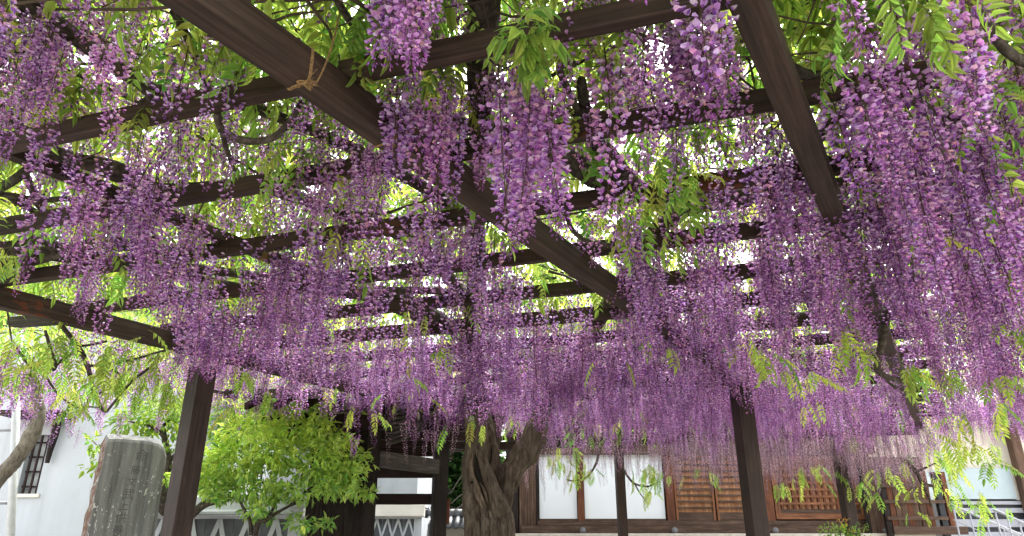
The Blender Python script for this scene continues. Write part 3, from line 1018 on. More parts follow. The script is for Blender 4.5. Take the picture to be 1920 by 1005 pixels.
# ------------------------------------------------------------------ temple hall
def hall():
    Y = 13.2
    X = lambda px: at_y(px, 985, Y).x
    Z = lambda py: at_y(1200, py, Y).z
    zs = Z(1000)
    t = empty('temple_hall', (X(1300), Y, 0), 'brown timber temple hall with white paper screens and wooden lattice doors', 'hall')
    xl, xr = X(948), X(1662)
    box_obj('stone_base', (xl - .4, Y - .45, 0), (xr + .6, Y + 6, zs - .004), M['stonebase'], t, .02)
    ztop = 4.3
    zsill0, zsill1 = Z(1000), Z(988)
    # sill beams
    beam('sill_beam', (X(978), Y - .02, zs), (xr, Y - .02, zs), .20, Z(986) - zs, M['hallwood_h'], t, .006)
    beam('floor_rail', (X(1008), Y + .03, Z(986) + .002), (xr, Y + .03, Z(986) + .002), .13, Z(976) - Z(986) - .004, M['hallwood_h'], t, .005)
    # dark inner wall behind everything
    box_obj('inner_wall', (xl, Y + .35, zs), (xr, Y + .45, ztop), M['darkbeam'], t)
    # pillars
    for px, w, dy in ((961, .20, .02), (1091, .115, -.01), (1261, .14, -.01), (1447, .17, -.01), (1643, .18, -.01)):
        box_obj('pillar', (X(px) - w / 2, Y + dy, Z(986) + .004 if px > 1000 else zs), (X(px) + w / 2, Y + dy + .12, ztop), M['hallwood'] if px > 1000 else M['darkwood'], t, .006)
    # plank bay at the left
    x0, x1 = X(974), X(1006)
    n = 6
    for k in range(n):
        a = x0 + (x1 - x0) * k / n; b = x0 + (x1 - x0) * (k + 1) / n
        box_obj('plank', (a + .002, Y + .03 + (.006 if k % 2 else 0), zs + .14), (b - .002, Y + .055 + (.006 if k % 2 else 0), ztop), M['hallboard'], t, .003)
    box_obj('plank_foot', (x0, Y + .005, zs + .002), (x1 + .02, Y + .05, zs + .137), M['hallboard'], t, .004)
    box_obj('plank_edge', (x1 + .002, Y + .0, zs + .16), (x1 + .045, Y + .07, ztop), M['darkwood'], t, .003)
    # paper screens
    zb = Z(976) + .002
    zt = Z(852)
    for a, b in ((1012, 1084), (1098, 1174), (1175, 1251)):
        p = box_obj('paper_screen', (X(a) + .004, Y + .06, zb + .03), (X(b) - .004, Y + .075, zt), M['paper'], t)
        box_obj('screen_foot', (X(a), Y + .045, zb), (X(b), Y + .09, zb + .028), M['hallwood_h'], p)
    # lintel and transom over the openings
    beam('lintel', (X(1006), Y - .005, zt + .002), (xr, Y - .005, zt + .002), .16, .16, M['hallwood_h'], t, .006)
    box_obj('transom_board', (X(1006), Y + .10, zt + .166), (xr, Y + .13, ztop), M['hallboard'], t)
    # sliding shutters: thin boards behind horizontal slats
    z0 = zb; z1 = Z(880)
    for a, b in ((1271, 1346), (1349, 1434)):
        xa, xb = X(a), X(b)
        s = box_obj('shutter', (xa, Y + .10, z0), (xb, Y + .115, zt), M['darkwood'], t)
        nb = 12
        for k in range(nb):
            u0 = xa + (xb - xa) * k / nb; u1 = xa + (xb - xa) * (k + 1) / nb
            box_obj('board', (u0 + .0015, Y + .085, z0 + .14), (u1 - .0015, Y + .099, zt - .01), M['latticeboard'], s)
        box_obj('bottom_rail', (xa, Y + .06, z0), (xb, Y + .0985, z0 + .135), M['hallwood_h'], s)
        for side in (xa, xb - .04):
            box_obj('stile', (side, Y + .05, z0 + .002), (side + .04, Y + .0845, zt - .01), M['lattice'], s)
        ns = 9
        for k in range(ns):
            z = z0 + .20 + k * .107
            if z > zt - .05: break
            box_obj('slat', (xa + .042, Y + .03, z), (xb - .042, Y + .0845, z + .032), M['hallwood_h'], s)
    # lattice door
    xa, xb = X(1459), X(1630)
    d = box_obj('lattice_door', (xa, Y + .08, zb + .02), (xb, Y + .095, zt - .02), M['latticeboard'], t)
    fr = .085
    zl0, zl1 = zb + .02, zt - .1
    for x in (xa, xb - fr):
        box_obj('stile', (x, Y + .02, zl0), (x + fr, Y + .0785, zl1), M['lattice'], d, .004)
    box_obj('bottom_rail', (xa + fr + .001, Y + .025, zl0), (xb - fr - .001, Y + .0785, zl0 + .10), M['lattice_h'], d, .004)
    box_obj('second_rail', (xa + fr + .001, Y + .035, zl0 + .102), (xb - fr - .001, Y + .0785, zl0 + .17), M['hallwood_h'], d, .004)
    box_obj('top_rail', (xa + fr + .001, Y + .025, zl1 - .09), (xb - fr - .001, Y + .0785, zl1), M['lattice_h'], d, .004)
    nv = 13
    for k in range(nv):
        x = xa + fr + (xb - xa - 2 * fr) * (k + .5) / nv
        box_obj('lattice_bar', (x - .021, Y + .035, zl0 + .172), (x + .021, Y + .0785, zl1 - .092), M['hallwood'], d)
    for k in range(10):
        z = zl0 + .25 + k * .122
        if z > zl1 - .13: break
        box_obj('lattice_bar', (xa + fr + .001, Y + .030, z), (xb - fr - .001, Y + .060, z + .040), M['lattice_h'], d)
    # round nail covers on the sill
    zc = Z(995)
    for px in (1091, 1261, 1447, 1647):
        bm = bmesh.new()
        bmesh.ops.create_uvsphere(bm, u_segments=16, v_segments=10, radius=.058)
        for f in bm.faces: f.smooth = True
        me = bpy.data.meshes.new('nail_cover'); bm.to_mesh(me); bm.free(); me.materials.append(M['ball'])
        add('nail_cover', me, t, loc=(X(px), Y - .15, Z(995)))
    # sill ends and return at right
    box_obj('sill_end', (xr + .002, Y - .06, zs), (xr + .10, Y + .9, Z(986)), M['hallwood_h'], t, .01)
    # eaves: beam, rafters, boards, roof
    beam('eaves_beam', (xl - 1.2, Y - .25, ztop + .002), (xr + 1.0, Y - .25, ztop + .002), .18, .22, M['darkbeam'], t, .008)
    for k in range(30):
        x = xl - 1.1 + k * .29
        beam('eaves_rafter', (x, Y - 1.1, ztop + .16), (x, Y + .4, ztop + .55), .07, .08, M['hallwood_h'], t, .004)
    mb = MB()
    x0, x1 = xl - 1.5, xr + 1.3
    for th in (0, .2):
        for x in (x0, x1):
            for y, z in ((Y - 1.25, ztop + .22), (Y - .2, ztop + .55), (Y + 2, ztop + 1.6), (Y + 4, ztop + 3.2)):
                mb.v.append((x, y, z + th))
    for L in (0, 8):
        for i in range(3): mb.face([L + i, L + i + 1, L + 4 + i + 1, L + 4 + i])
    for b in (0, 4):
        for i in range(3): mb.face([b + i, b + i + 1, 8 + b + i + 1, 8 + b + i])
    mb.face([0, 4, 12, 8]); mb.face([3, 7, 15, 11])
    me = mb.mesh('roof', [M['tile']])
    bm = bmesh.new(); bm.from_mesh(me); bmesh.ops.recalc_face_normals(bm, faces=bm.faces); bm.to_mesh(me); bm.free()
    add('roof', me, t)
hall()

# ------------------------------------------------------------------ right: plank fence, handrails, annex
def plank_fence():
    Y = 12.6
    X = lambda px, py=950: at_y(px, py, Y).x
    Z = lambda py: at_y(1700, py, Y).z
    t = empty('plank_fence', (X(1710), Y, 0), 'open brown timber screen of upright boards and rails right of the hall', 'fence')
    z0 = Z(1000)
    beam('foot_beam', (X(1664), Y, z0 - .02), (X(1800), Y, z0 - .02), .16, .13, M['hallwood_h'], t, .006)
    for px, w, m in ((1660, .09, 'darkwood'), (1764, .10, 'blackboard'), (1778, .085, 'hallwood')):
        box_obj('post', (X(px) - w / 2, Y - .04, 0 if px != 1778 else z0 + .115), (X(px) + w / 2, Y + .05, Z(885)), M[m], t, .005)
    for k, py in enumerate((914, 944, 975)):
        beam('rail', (X(1655), Y - .075, Z(py)), (X(1768), Y - .075, Z(py)), .05, .055, M['hallwood_h'], t, .004)
    rr = random.Random(9)
    for k, px in enumerate((1672, 1683, 1694, 1705, 1715, 1728, 1742)):
        w = rr.uniform(.075, .11)
        box_obj('board', (X(px) - w / 2, Y - .018, z0 + .115), (X(px) + w / 2, Y + .004, Z(rr.choice((890, 896, 884)))), M['hallboard'] if k % 3 else M['hallwood'], t, .003)
    for k in range(15):
        xx = X(1640) + (X(1772) - X(1640)) * k / 15
        box_obj('back_board', (xx + .003, Y + .40 + (k % 2) * .006, z0), (xx + (X(1772) - X(1640)) / 15 - .003, Y + .425 + (k % 2) * .006, Z(852)), M['hallboard'] if k % 4 else M['darkwood'], t, .003)
    beam('brace', (X(1738, 990), Y + .03, z0 + .13), (X(1708, 890), Y + .03, Z(890)), .03, .07, M['hallboard'], t, .003)
plank_fence()

def handrails():
    # two sloping pale pipe rails coming down to the right
    for i, (a, b, label, Y) in enumerate((((1782, 946), (1960, 1022), 'near sloping pale steel handrail beside the brown timber screen', 11.2),
                                          ((1862, 955), (1990, 1012), 'second pale steel handrail at the right edge, farther from the screen', 10.2))):
        p = at_y(*a, Y); q = at_y(*b, Y)
        t = empty('handrail', (p.x, Y, 0), label, 'handrail', 'pale steel handrails by the steps')
        mb = MB(); mb.tube([p, q], .018, 10); add('rail', mb.mesh('rail', [M['railwhite']], True), t)
        off = Vector((0, 0, -.22))
        mb = MB(); mb.tube([p + off, q + off], .008, 8); add('rail', mb.mesh('rail', [M['railwhite']], True), t)
        for k in range(6):
            s = p.lerp(q, (k + .15) / 5.6)
            mb = MB(); mb.tube([(s.x, s.y, 0), (s.x, s.y, s.z - .012)], .012, 8)
            add('rail_post', mb.mesh('rail_post', [M['railwhite']], True), t)
handrails()

def annex():
    Y = 16
    X = lambda px: at_y(px, 930, Y).x
    Z = lambda py: at_y(1850, py, Y).z
    t = empty('annex_building', (X(1850), Y, 0), 'dark sided annex with pale blue wall panel behind the handrails', 'building')
    xl, xr = X(1762), X(2050)
    box_obj('wall', (xl, Y, 0), (xr, Y + 4, Z(938)), M['blackboard'], t)
    box_obj('pale_panel', (X(1778), Y - .03, Z(936)), (X(1905), Y + 3.9, Z(878)), M['pale_panel'], t, .01)
    for py, hh in ((943, .07), (957, .10), (981, .16), (1002, .1)):
        z = Z(py)
        box_obj('white_strip', (xl, Y - .05, z - hh / 2), (xr, Y - .003, z + hh / 2), M['railwhite'], t, .005)
    for k in range(12):
        x = xl + .3 + k * .28
        box_obj('brown_slat', (x, Y - .03, 0), (x + .09, Y - .004, Z(1002) - .06), M['hallwood'], t)
    box_obj('upper_wall', (X(1778), Y + .1, Z(878) + .002), (xr, Y + 3.9, 3.6), M['cream'], t)
    box_obj('roof', (xl - .4, Y - .8, 3.602), (xr + .3, Y + 4.4, 3.8), M['tile'], t)
    box_obj('side_wall', (X(1905) + .002, Y + .02, Z(938) + .002), (xr, Y + 3.9, Z(878)), M['cream'], t)
    box_obj('corner_post', (X(1908), Y - .25, 0), (X(1926), Y - .06, 3.6), M['hallboard'], t, .006)
annex()

# ------------------------------------------------------------------ shrubs and trees
def shrub():
    Y = 7.7
    c = at_y(480, 1000, Y)
    t = empty('green_shrub', (c.x, Y, 0), 'bright green spreading shrub with yellow young leaves right of the left pergola post', 'shrub')
    P = lambda x, y, dy=0: at_y(x, y, Y + dy)
    limbs('branch', t, [
        ([(c.x - .02, Y, 0), P(478, 1003), P(500, 975), P(540, 950, .1), P(590, 930, .1)], [.035, .028, .022, .014, .008]),
        ([P(470, 1003), P(468, 975, -.05), P(455, 950, -.1), P(440, 915, -.1)], [.022, .02, .014, .007]),
        ([P(500, 975), P(520, 930, .1), P(490, 900, .1), P(500, 850)], [.016, .014, .011, .006]),
        ([P(540, 950, .1), P(600, 900), P(640, 880)], [.013, .009, .005]),
        ([P(355, 970, .3), P(385, 945, .25), P(420, 938, .2), P(450, 925, .1)], [.04, .045, .03, .015]),
    ], M['limb'])
    B = lambda x, y, rx, ry, dy=0, ay=.3: (*P(x, y, dy), rx * Y / 1374, ay, ry * Y / 1374)
    blobs = [B(440, 865, 60, 34), B(395, 890, 34, 26), B(520, 850, 66, 38, 0, .4), B(600, 880, 52, 26), B(475, 915, 70, 20), B(560, 925, 52, 14), B(410, 920, 34, 18),
             B(545, 805, 52, 24, .1), B(450, 815, 42, 20, .1), B(615, 835, 36, 18), B(650, 925, 30, 9), B(570, 985, 30, 8), B(640, 890, 36, 22), B(480, 960, 28, 9),
             B(500, 780, 30, 16, .2), B(590, 795, 30, 16, .1), B(400, 850, 26, 16, .1), B(350, 900, 24, 20, .3), B(660, 865, 24, 12)]
    q = random.Random(88)
    for _ in range(120):
        b = q.choice(blobs[:19])
        v = Vector((q.gauss(0, 1), q.gauss(0, .6), q.gauss(.25, 1))).normalized()
        for j in (.9, 1.15, 1.4, 1.65):
            blobs.append((b[0] + v.x * b[3] * j, b[1] + v.y * b[4] * j, b[2] + v.z * b[5] * j + .02 * j, .05 * (1.5 - .5 * j), .05, .045 * (1.5 - .5 * j)))
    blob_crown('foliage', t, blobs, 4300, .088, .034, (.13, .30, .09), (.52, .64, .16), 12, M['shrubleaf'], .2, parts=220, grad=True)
shrub()

def lush_tree():
    Y = 10.2
    c = at_y(600, 1000, Y)
    t = empty('leafy_tree', (c.x, Y, 0), 'lush fresh green tree with drooping leaves above the shrub and left of the gate', 'tree')
    P = lambda x, y, dy=0: at_y(x, y, Y + dy)
    limbs('trunk', t, [([(c.x, Y, 0), P(595, 900), P(590, 800), P(570, 760)], [.07, .06, .05, .03])], M['limb'])
    limbs('branch', t, [([P(592, 840), P(640, 790), P(670, 770)], [.03, .02, .01]), ([P(592, 850), P(540, 800), P(480, 770)], [.03, .02, .01])], M['limb'])
    B = lambda x, y, rx, ry, dy=0, ay=.4: (*P(x, y, dy), rx * Y / 1374, ay, ry * Y / 1374)
    blobs = [B(600, 780, 80, 45), B(540, 790, 60, 50), B(640, 800, 45, 40), B(470, 780, 60, 40, .2), B(580, 730, 90, 40), B(420, 790, 40, 50, .3)]
    blob_crown('foliage', t, blobs, 2600, .13, .044, (.12, .32, .035), (.26, .44, .05), 15, M['shrubleaf'], .45, parts=60)
lush_tree()

def plum_tree():
    Y = 8.5
    c = at_y(312, 1000, Y)
    t = empty('plum_tree', (c.x, Y, 0), 'small tree with gnarled dark trunk and glossy leaves behind the stone slab', 'tree')
    P = lambda x, y, dy=0: at_y(x, y, Y + dy)
    limbs('trunk', t, [([(c.x + .15, Y, 0), P(325, 985), P(313, 950), P(306, 925), P(312, 900), P(316, 870), P(312, 845), P(305, 800)], [.09, .08, .10, .10, .05, .045, .04, .025])], M['limb'], 12)
    limbs('branch', t, [([P(314, 868), P(330, 852), P(350, 838)], [.035, .025, .02]), ([P(308, 820), P(285, 800), P(240, 790)], [.025, .018, .008]),
                        ([P(305, 800), P(330, 770), P(350, 750)], [.025, .015, .008]), ([P(215, 880, -.5), P(190, 845, -.5), P(168, 820, -.5)], [.006, .006, .004])], M['limb'])
    B = lambda x, y, rx, ry, dy=0, ay=.3: (*P(x, y, dy), rx * Y / 1374, ay, ry * Y / 1374)
    blobs = [B(250, 790, 45, 28), B(310, 780, 50, 35), B(350, 790, 35, 35), B(325, 835, 30, 12), B(175, 830, 30, 20, -.6, .1), B(190, 855, 20, 25, -.6, .1), B(170, 875, 25, 14, -.6, .1), B(318, 895, 16, 16, -.1, .1), B(280, 810, 20, 14)]
    blob_crown('foliage', t, blobs, 800, .085, .040, (.10, .27, .05), (.28, .42, .07), 21, M['shrubleaf'], .2, parts=140)
plum_tree()

def leaning_tree():
    Y = 5.6
    a = at_y(-60, 960, Y)
    t = empty('leaning_trunk', (a.x - .9, Y, 0), 'leaning grey bark tree trunk crossing the barred window at the far left', 'tree')
    P = lambda x, y, dy=0: at_y(x, y, Y + dy)
    mb = MB()
    q, ro = smooth_path([(a.x - .9, Y, 0), P(-60, 960), P(0, 893), P(30, 860), P(60, 815), P(75, 770), P(60, 700)], [.12, .07, .056, .053, .056, .042, .02], 8)
    mb.tube(q, ro, 16, ridge=.08, nr=3, twist=.2, jit=.06, rr=random.Random(4))
    _add('trunk', mb.mesh('trunk', [M['greybark']], True), t)
    B = lambda x, y, rx, ry, dy=0, ay=.3: (*P(x, y, dy), rx * Y / 1374, ay, ry * Y / 1374)
    blob_crown('foliage', t, [B(20, 700, 60, 30), B(70, 660, 60, 30), B(-40, 720, 60, 40)], 260, .075, .03, (.06, .16, .02), (.16, .26, .03), 31, M['shrubleaf'], .3)
leaning_tree()

def nandina():
    Y = 8.6
    c = at_y(1580, 1005, Y)
    t = empty('nandina_shrub', (c.x, Y, 0), 'small yellow green shrub with orange leaf tips below the lattice door', 'shrub')
    P = lambda x, y, dy=0: at_y(x, y, Y + dy)
    limbs('stem', t, [([(c.x, Y, 0), P(1575, 1000), P(1570, 982)], [.008, .007, .004]), ([(c.x + .05, Y, 0), P(1595, 1000), P(1600, 985)], [.008, .007, .004])], M['limb'], 5)
    B = lambda x, y, rx, ry, dy=0, ay=.18: (*P(x, y, dy), rx * Y / 1374, ay, ry * Y / 1374)
    blob_crown('foliage', t, [B(1575, 1000, 38, 18), B(1560, 990, 20, 10), B(1610, 1000, 25, 20), B(1570, 1020, 50, 20)], 420, .05, .016, (.10, .20, .03), (.22, .28, .04), 41, M['shrubleaf'], .2)
    blob_crown('orange_leaves', t, [B(1578, 980, 12, 9), B(1590, 988, 10, 8)], 34, .05, .015, (.26, .12, .03), (.34, .22, .05), 42, M['shrubleaf'], .2)
nandina()

# ------------------------------------------------------------------ wisteria: trunk
TB = at_y(918, 1003, 7.2)
vine = empty('wisteria_vine', (TB.x, 7.2, 0), 'huge wisteria with twisted old trunk and countless hanging purple flower clusters', 'wisteria')
YT = 7.2
def TP(x, y, dy=0): return at_y(x, y, YT + dy)

def trunk():
    mb = MB()
    rr = random.Random(3)
    # a: main stem going up on the left, b: strand crossing to lower right, c: right limb, then root strands
    def strand(pts, rad, sides=28, ridge=.10, nr=5, tw=.10, per=9, m=0):
        q, ro = smooth_path(pts, rad, per)
        ro = [.88 * r * (1 + .05 * math.sin(i * .55 + nr) + rr.uniform(-.02, .02)) for i, r in enumerate(ro)]
        mb.tube(q, ro, sides, m=m, ridge=ridge, nr=nr, twist=tw, jit=.025, rr=rr)
    top = CZ + H + .25
    strand([(TB.x - .02, YT, 0), TP(905, 1003), TP(896, 940), TP(893, 880), TP(899, 820), TP(893, 770, .05)], [.27, .19, .165, .15, .165, .14], ridge=.09)
    strand([(TB.x + .1, YT - .05, 0), TP(946, 1003, -.1), TP(938, 955, -.13), TP(918, 905, -.13), TP(902, 860, -.12), TP(895, 825, -.08)], [.16, .105, .092, .075, .062, .05], ridge=.12, nr=4)
    strand([TP(930, 985, .05), TP(945, 925, .05), TP(962, 880, .02), TP(988, 845, .0), TP(1003, 815, .0), TP(1012, 780, .1), TP(1020, 750, .3)], [.13, .12, .125, .135, .12, .10, .08], ridge=.12, nr=6)
    strand([TP(940, 930, .1), TP(925, 870, .12), TP(925, 820, .1), TP(935, 780, .15)], [.10, .085, .075, .07], ridge=.1, nr=4)
    strand([TP(922, 880, -.02), TP(930, 850, -.03), TP(921, 820, -.05), TP(914, 795, -.06), TP(905, 775, -.05)], [.05, .045, .04, .03, .02], sides=14, ridge=.06, nr=3)
    for k, (xa, xb, xc) in enumerate(((882, 880, 885), (896, 893, 900), (911, 908, 912), (926, 924, 918), (941, 940, 930), (954, 953, 944))):
        strand([(TP(xa, 1003).x, YT - .17 + .02 * abs(k - 2.5), 0), TP(xa, 1003, -.17 + .025 * abs(k - 2.5)), TP(xb, 975, -.15 + .02 * abs(k - 2.5)), TP(xc, 945, -.09)], [.075, .052, .046, .03], sides=12, ridge=.1, nr=3)
    _add('trunk', mb.mesh('trunk', [M['bark']], True), vine)
    # exposed dead heartwood and dark hollow on the trunk front, its shade painted as near-black strands
    mb = MB()
    def st2(pts, rad, sides=8):
        q, ro = smooth_path(pts, rad, 6); mb.tube(q, ro, sides, ridge=.2, nr=3, twist=.4, jit=.12, rr=rr)
    st2([TP(886, 850, -.15), TP(884, 880, -.165), TP(892, 905, -.17), TP(902, 930, -.175), TP(912, 955, -.18)], [.008, .018, .022, .02, .008])
    st2([TP(893, 900, -.17), TP(890, 915, -.175), TP(897, 935, -.18), TP(906, 953, -.18)], [.006, .014, .018, .006])
    st2([TP(900, 905, -.165), TP(910, 925, -.17), TP(914, 945, -.175)], [.006, .013, .006])
    hw = _add('dead_wood', mb.mesh('dead_wood', [M['heart']], True), vine)
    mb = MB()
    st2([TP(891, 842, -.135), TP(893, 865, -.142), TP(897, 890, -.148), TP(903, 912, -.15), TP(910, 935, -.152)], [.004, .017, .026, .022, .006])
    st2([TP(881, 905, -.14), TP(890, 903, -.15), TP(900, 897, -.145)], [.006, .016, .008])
    _add('hollow_shade', mb.mesh('hollow_shade', [M['hollow_shade']], True), vine)
trunk()

# limbs: (photo path, height above the eye, radii)
def limb(path, h, rad, mat='limb', sides=9):
    pts = []
    for i, p in enumerate(path):
        hh = h[i] if hasattr(h, '__len__') else h
        pts.append(at_h(p[0], p[1], hh))
    mb = MB()
    q, ro = smooth_path(pts, rad, 6)
    rr = random.Random(int(path[0][0] * 7 + path[0][1]))
    mb.tube(q, ro, sides, ridge=.07, nr=3, twist=.25, jit=.05, rr=rr)
    return _add('branch', mb.mesh('branch', [M[mat]], True), vine)

limb([(-40, -60), (60, 8), (130, 62), (215, 125), (262, 152), (284, 175)], 1.62, [.034, .032, .03, .028, .026, .026])
limb([(284, 165), (286, 185), (272, 200)], 1.58, [.028, .026, .03])
limb([(-30, 20), (0, 32), (40, 20), (70, 10)], 1.66, [.02, .02, .022, .02])
limb([(-30, 130), (10, 100), (40, 85)], 1.68, [.03, .024, .015])
limb([(-40, 190), (10, 205), (40, 240), (70, 250)], 1.60, [.022, .02, .02, .015])
limb([(325, 20), (355, 78), (380, 140), (400, 190), (412, 225)], [1.62, 1.6, 1.58, 1.5, 1.38], [.014, .014, .012, .012, .012])
limb([(405, 215), (420, 248), (465, 265), (512, 258), (545, 225), (565, 190)], [1.36, 1.33, 1.32, 1.33, 1.38, 1.46], [.011, .014, .014, .013, .011, .009])
limb([(410, 225), (422, 270), (432, 300), (440, 320)], [1.36, 1.38, 1.42, 1.46], [.010, .009, .008, .007])
limb([(60, 275), (140, 300), (205, 312), (255, 330), (290, 352)], 1.58, [.03, .036, .034, .03, .026])
limb([(-20, 365), (30, 335), (70, 300)], 1.56, [.02, .022, .018])
limb([(45, 320), (58, 350), (75, 390), (110, 405)], 1.53, [.016, .016, .014, .012])
limb([(-20, 360), (30, 368), (70, 375), (130, 372)], 1.55, [.014, .016, .016, .012])
limb([(20, 370), (50, 388), (95, 408), (150, 402)], 1.54, [.016, .016, .014, .012])
limb([(-20, 490), (20, 494), (60, 490), (110, 475), (160, 458), (220, 452), (300, 448)], 1.52, [.03, .03, .032, .032, .026, .022, .018])
limb([(15, 458), (60, 455), (110, 463), (160, 466), (240, 462), (330, 468), (420, 480)], 1.55, [.018, .026, .028, .026, .024, .024, .02])
limb([(50, 440), (85, 455), (105, 475)], 1.51, [.014, .014, .012])
limb([(-20, 470), (40, 470), (100, 480), (200, 492), (300, 500)], 1.54, [.03, .034, .034, .03, .026])
limb([(-20, 530), (20, 518), (60, 500)], 1.46, [.014, .016, .014])
limb([(290, 515), (340, 518), (400, 528), (470, 540), (560, 545), (640, 552)], 1.50, [.02, .024, .026, .022, .02, .016])
limb([(296, 505), (304, 535), (298, 560)], 1.45, [.014, .012, .01])
limb([(300, 535), (330, 545), (345, 560)], 1.46, [.01, .01, .008])
limb([(170, 585), (200, 572), (260, 560), (330, 548)], 1.49, [.022, .022, .016, .012])
limb([(700, 540), (740, 545), (800, 545), (860, 550)], 1.50, [.024, .028, .026, .02])
limb([(880, -160), (905, -40), (905, 60), (902, 140), (900, 230), (897, 330), (890, 430), (895, 520), (888, 640), (893, 765)], [1.75, 1.72, 1.68, 1.66, 1.64, 1.62, 1.60, 1.58, 1.52, 1.36], [.055, .058, .056, .05, .048, .05, .055, .06, .08, .11], sides=14)
limb([(700, 215), (860, 235), (980, 260), (1055, 290), (1105, 325), (1150, 345), (1215, 365), (1320, 375), (1430, 362), (1560, 345), (1800, 330)], 1.56, [.028, .034, .042, .048, .052, .052, .046, .042, .038, .03, .02], sides=12)
limb([(1090, 150), (1098, 215), (1115, 262), (1145, 295), (1170, 330), (1200, 360)], 1.60, [.018, .026, .036, .044, .046, .04], sides=12)
limb([(980, 208), (1050, 213), (1100, 212), (1180, 215), (1260, 200)], 1.55, [.010, .012, .013, .013, .012])
limb([(1012, 780), (1060, 690), (1120, 600), (1180, 510), (1235, 430), (1290, 392), (1400, 378)], [1.36, 1.52, 1.53, 1.54, 1.54, 1.55, 1.56], [.08, .07, .06, .055, .05, .04, .03], sides=12)
limb([(1060, 395), (1072, 430), (1100, 452), (1140, 459), (1180, 455)], [1.42, 1.36, 1.33, 1.34, 1.38], [.010, .011, .011, .010, .008])
limb([(1080, 120), (1050, 130), (1075, 190), (1085, 212)], 1.56, [.012, .012, .013, .012])
limb([(1455, 95), (1478, 125), (1515, 142), (1570, 145), (1640, 150), (1760, 160)], 1.52, [.018, .021, .022, .02, .018, .014])
limb([(1640, 165), (1700, 185), (1770, 215), (1880, 250)], 1.48, [.016, .016, .013, .010])
limb([(1840, 20), (1870, 75), (1900, 105), (1950, 130)], 1.40, [.018, .016, .016, .016])
limb([(620, -20), (650, 30), (690, 90), (705, 120)], 1.6, [.012, .012, .012, .010])
limb([(1180, 130), (1215, 160), (1260, 195)], 1.6, [.008, .008, .007])
# hanging crooked branch at the right
limb([(1664, 570), (1662, 600), (1654, 640), (1645, 688), (1660, 706), (1690, 712), (1735, 708)], [1.42, 1.30, 1.22, 1.12, 1.09, 1.09, 1.10], [.022, .022, .026, .022, .02, .017, .014])
limb([(1648, 695), (1672, 722), (1700, 732), (1726, 724)], [1.11, 1.06, 1.04, 1.06], [.010, .010, .009, .008])
limb([(1690, 738), (1735, 752), (1760, 755)], [1.03, 1.02, 1.02], [.004, .004, .003])
# crooked branches hanging outside the left girder
HL = lambda *a: list(a)
limb([(112, 606), (150, 655), (165, 690), (175, 732), (190, 765), (200, 772)], [1.36, 1.22, 1.14, 1.04, .96, .94], [.016, .017, .018, .015, .013, .011])
limb([(200, 772), (222, 745), (250, 712), (280, 690), (300, 668)], [.94, 1.00, 1.08, 1.14, 1.2], [.010, .010, .010, .009, .007])
limb([(166, 686), (200, 683), (250, 674), (310, 656)], [1.15, 1.16, 1.18, 1.24], [.010, .010, .009, .008])
limb([(150, 655), (120, 672), (100, 690), (82, 696)], [1.22, 1.18, 1.14, 1.12], [.009, .010, .011, .010])
limb([(30, 650), (45, 672), (62, 692), (82, 696)], [1.22, 1.17, 1.12, 1.12], [.009, .009, .010, .010])
limb([(84, 698), (95, 720), (115, 745), (145, 765)], [1.12, 1.06, 1.0, .95], [.008, .008, .007, .005])
limb([(85, 620), (95, 655), (105, 685), (100, 695)], [1.32, 1.22, 1.15, 1.12], [.010, .011, .010, .009])
limb([(130, 645), (160, 648), (200, 640)], [1.25, 1.25, 1.28], [.010, .009, .008])
limb([(205, 690), (225, 705), (215, 722), (185, 738)], [1.14, 1.1, 1.06, 1.02], [.008, .008, .007, .006])
limb([(140, 765), (165, 763), (185, 764)], [.96, .96, .97], [.006, .006, .005])
limb([(12, 560), (16, 600), (22, 640)], [1.42, 1.36, 1.3], [.006, .006, .005])
limb([(400, 734), (430, 736), (450, 725), (452, 690)], [1.05, 1.05, 1.08, 1.2], [.012, .013, .013, .012])
# branches in front of the hall
def limb_y(path, Y, rad, mat='limb'):
    mb = MB(); q, ro = smooth_path([at_y(x, y, Y) for x, y in path], rad, 5)
    mb.tube(q, ro, 7, ridge=.06, nr=3, twist=.3)
    _add('branch', mb.mesh('branch', [M[mat]], True), vine)
limb_y([(1125, 840), (1118, 868), (1105, 890), (1092, 899), (1075, 902), (1062, 899)], 10.3, [.02, .018, .016, .014, .012, .008])
limb_y([(1165, 870), (1175, 890), (1190, 907), (1215, 912), (1230, 905)], 10.2, [.018, .016, .015, .012, .008])
limb_y([(1190, 907), (1200, 925), (1212, 940)], 10.2, [.010, .008, .004])
limb_y([(1695, 862), (1715, 882), (1728, 905), (1742, 935), (1745, 950)], 9.0, [.03, .03, .022, .012, .006])
limb_y([(1718, 885), (1750, 870), (1760, 866)], 9.0, [.015, .01, .006])
limb_y([(1730, 905), (1755, 912), (1775, 908)], 9.0, [.012, .01, .006])
limb_y([(840, 805), (870, 800), (905, 800), (925, 790)], 6.6, [.006, .006, .006, .005])

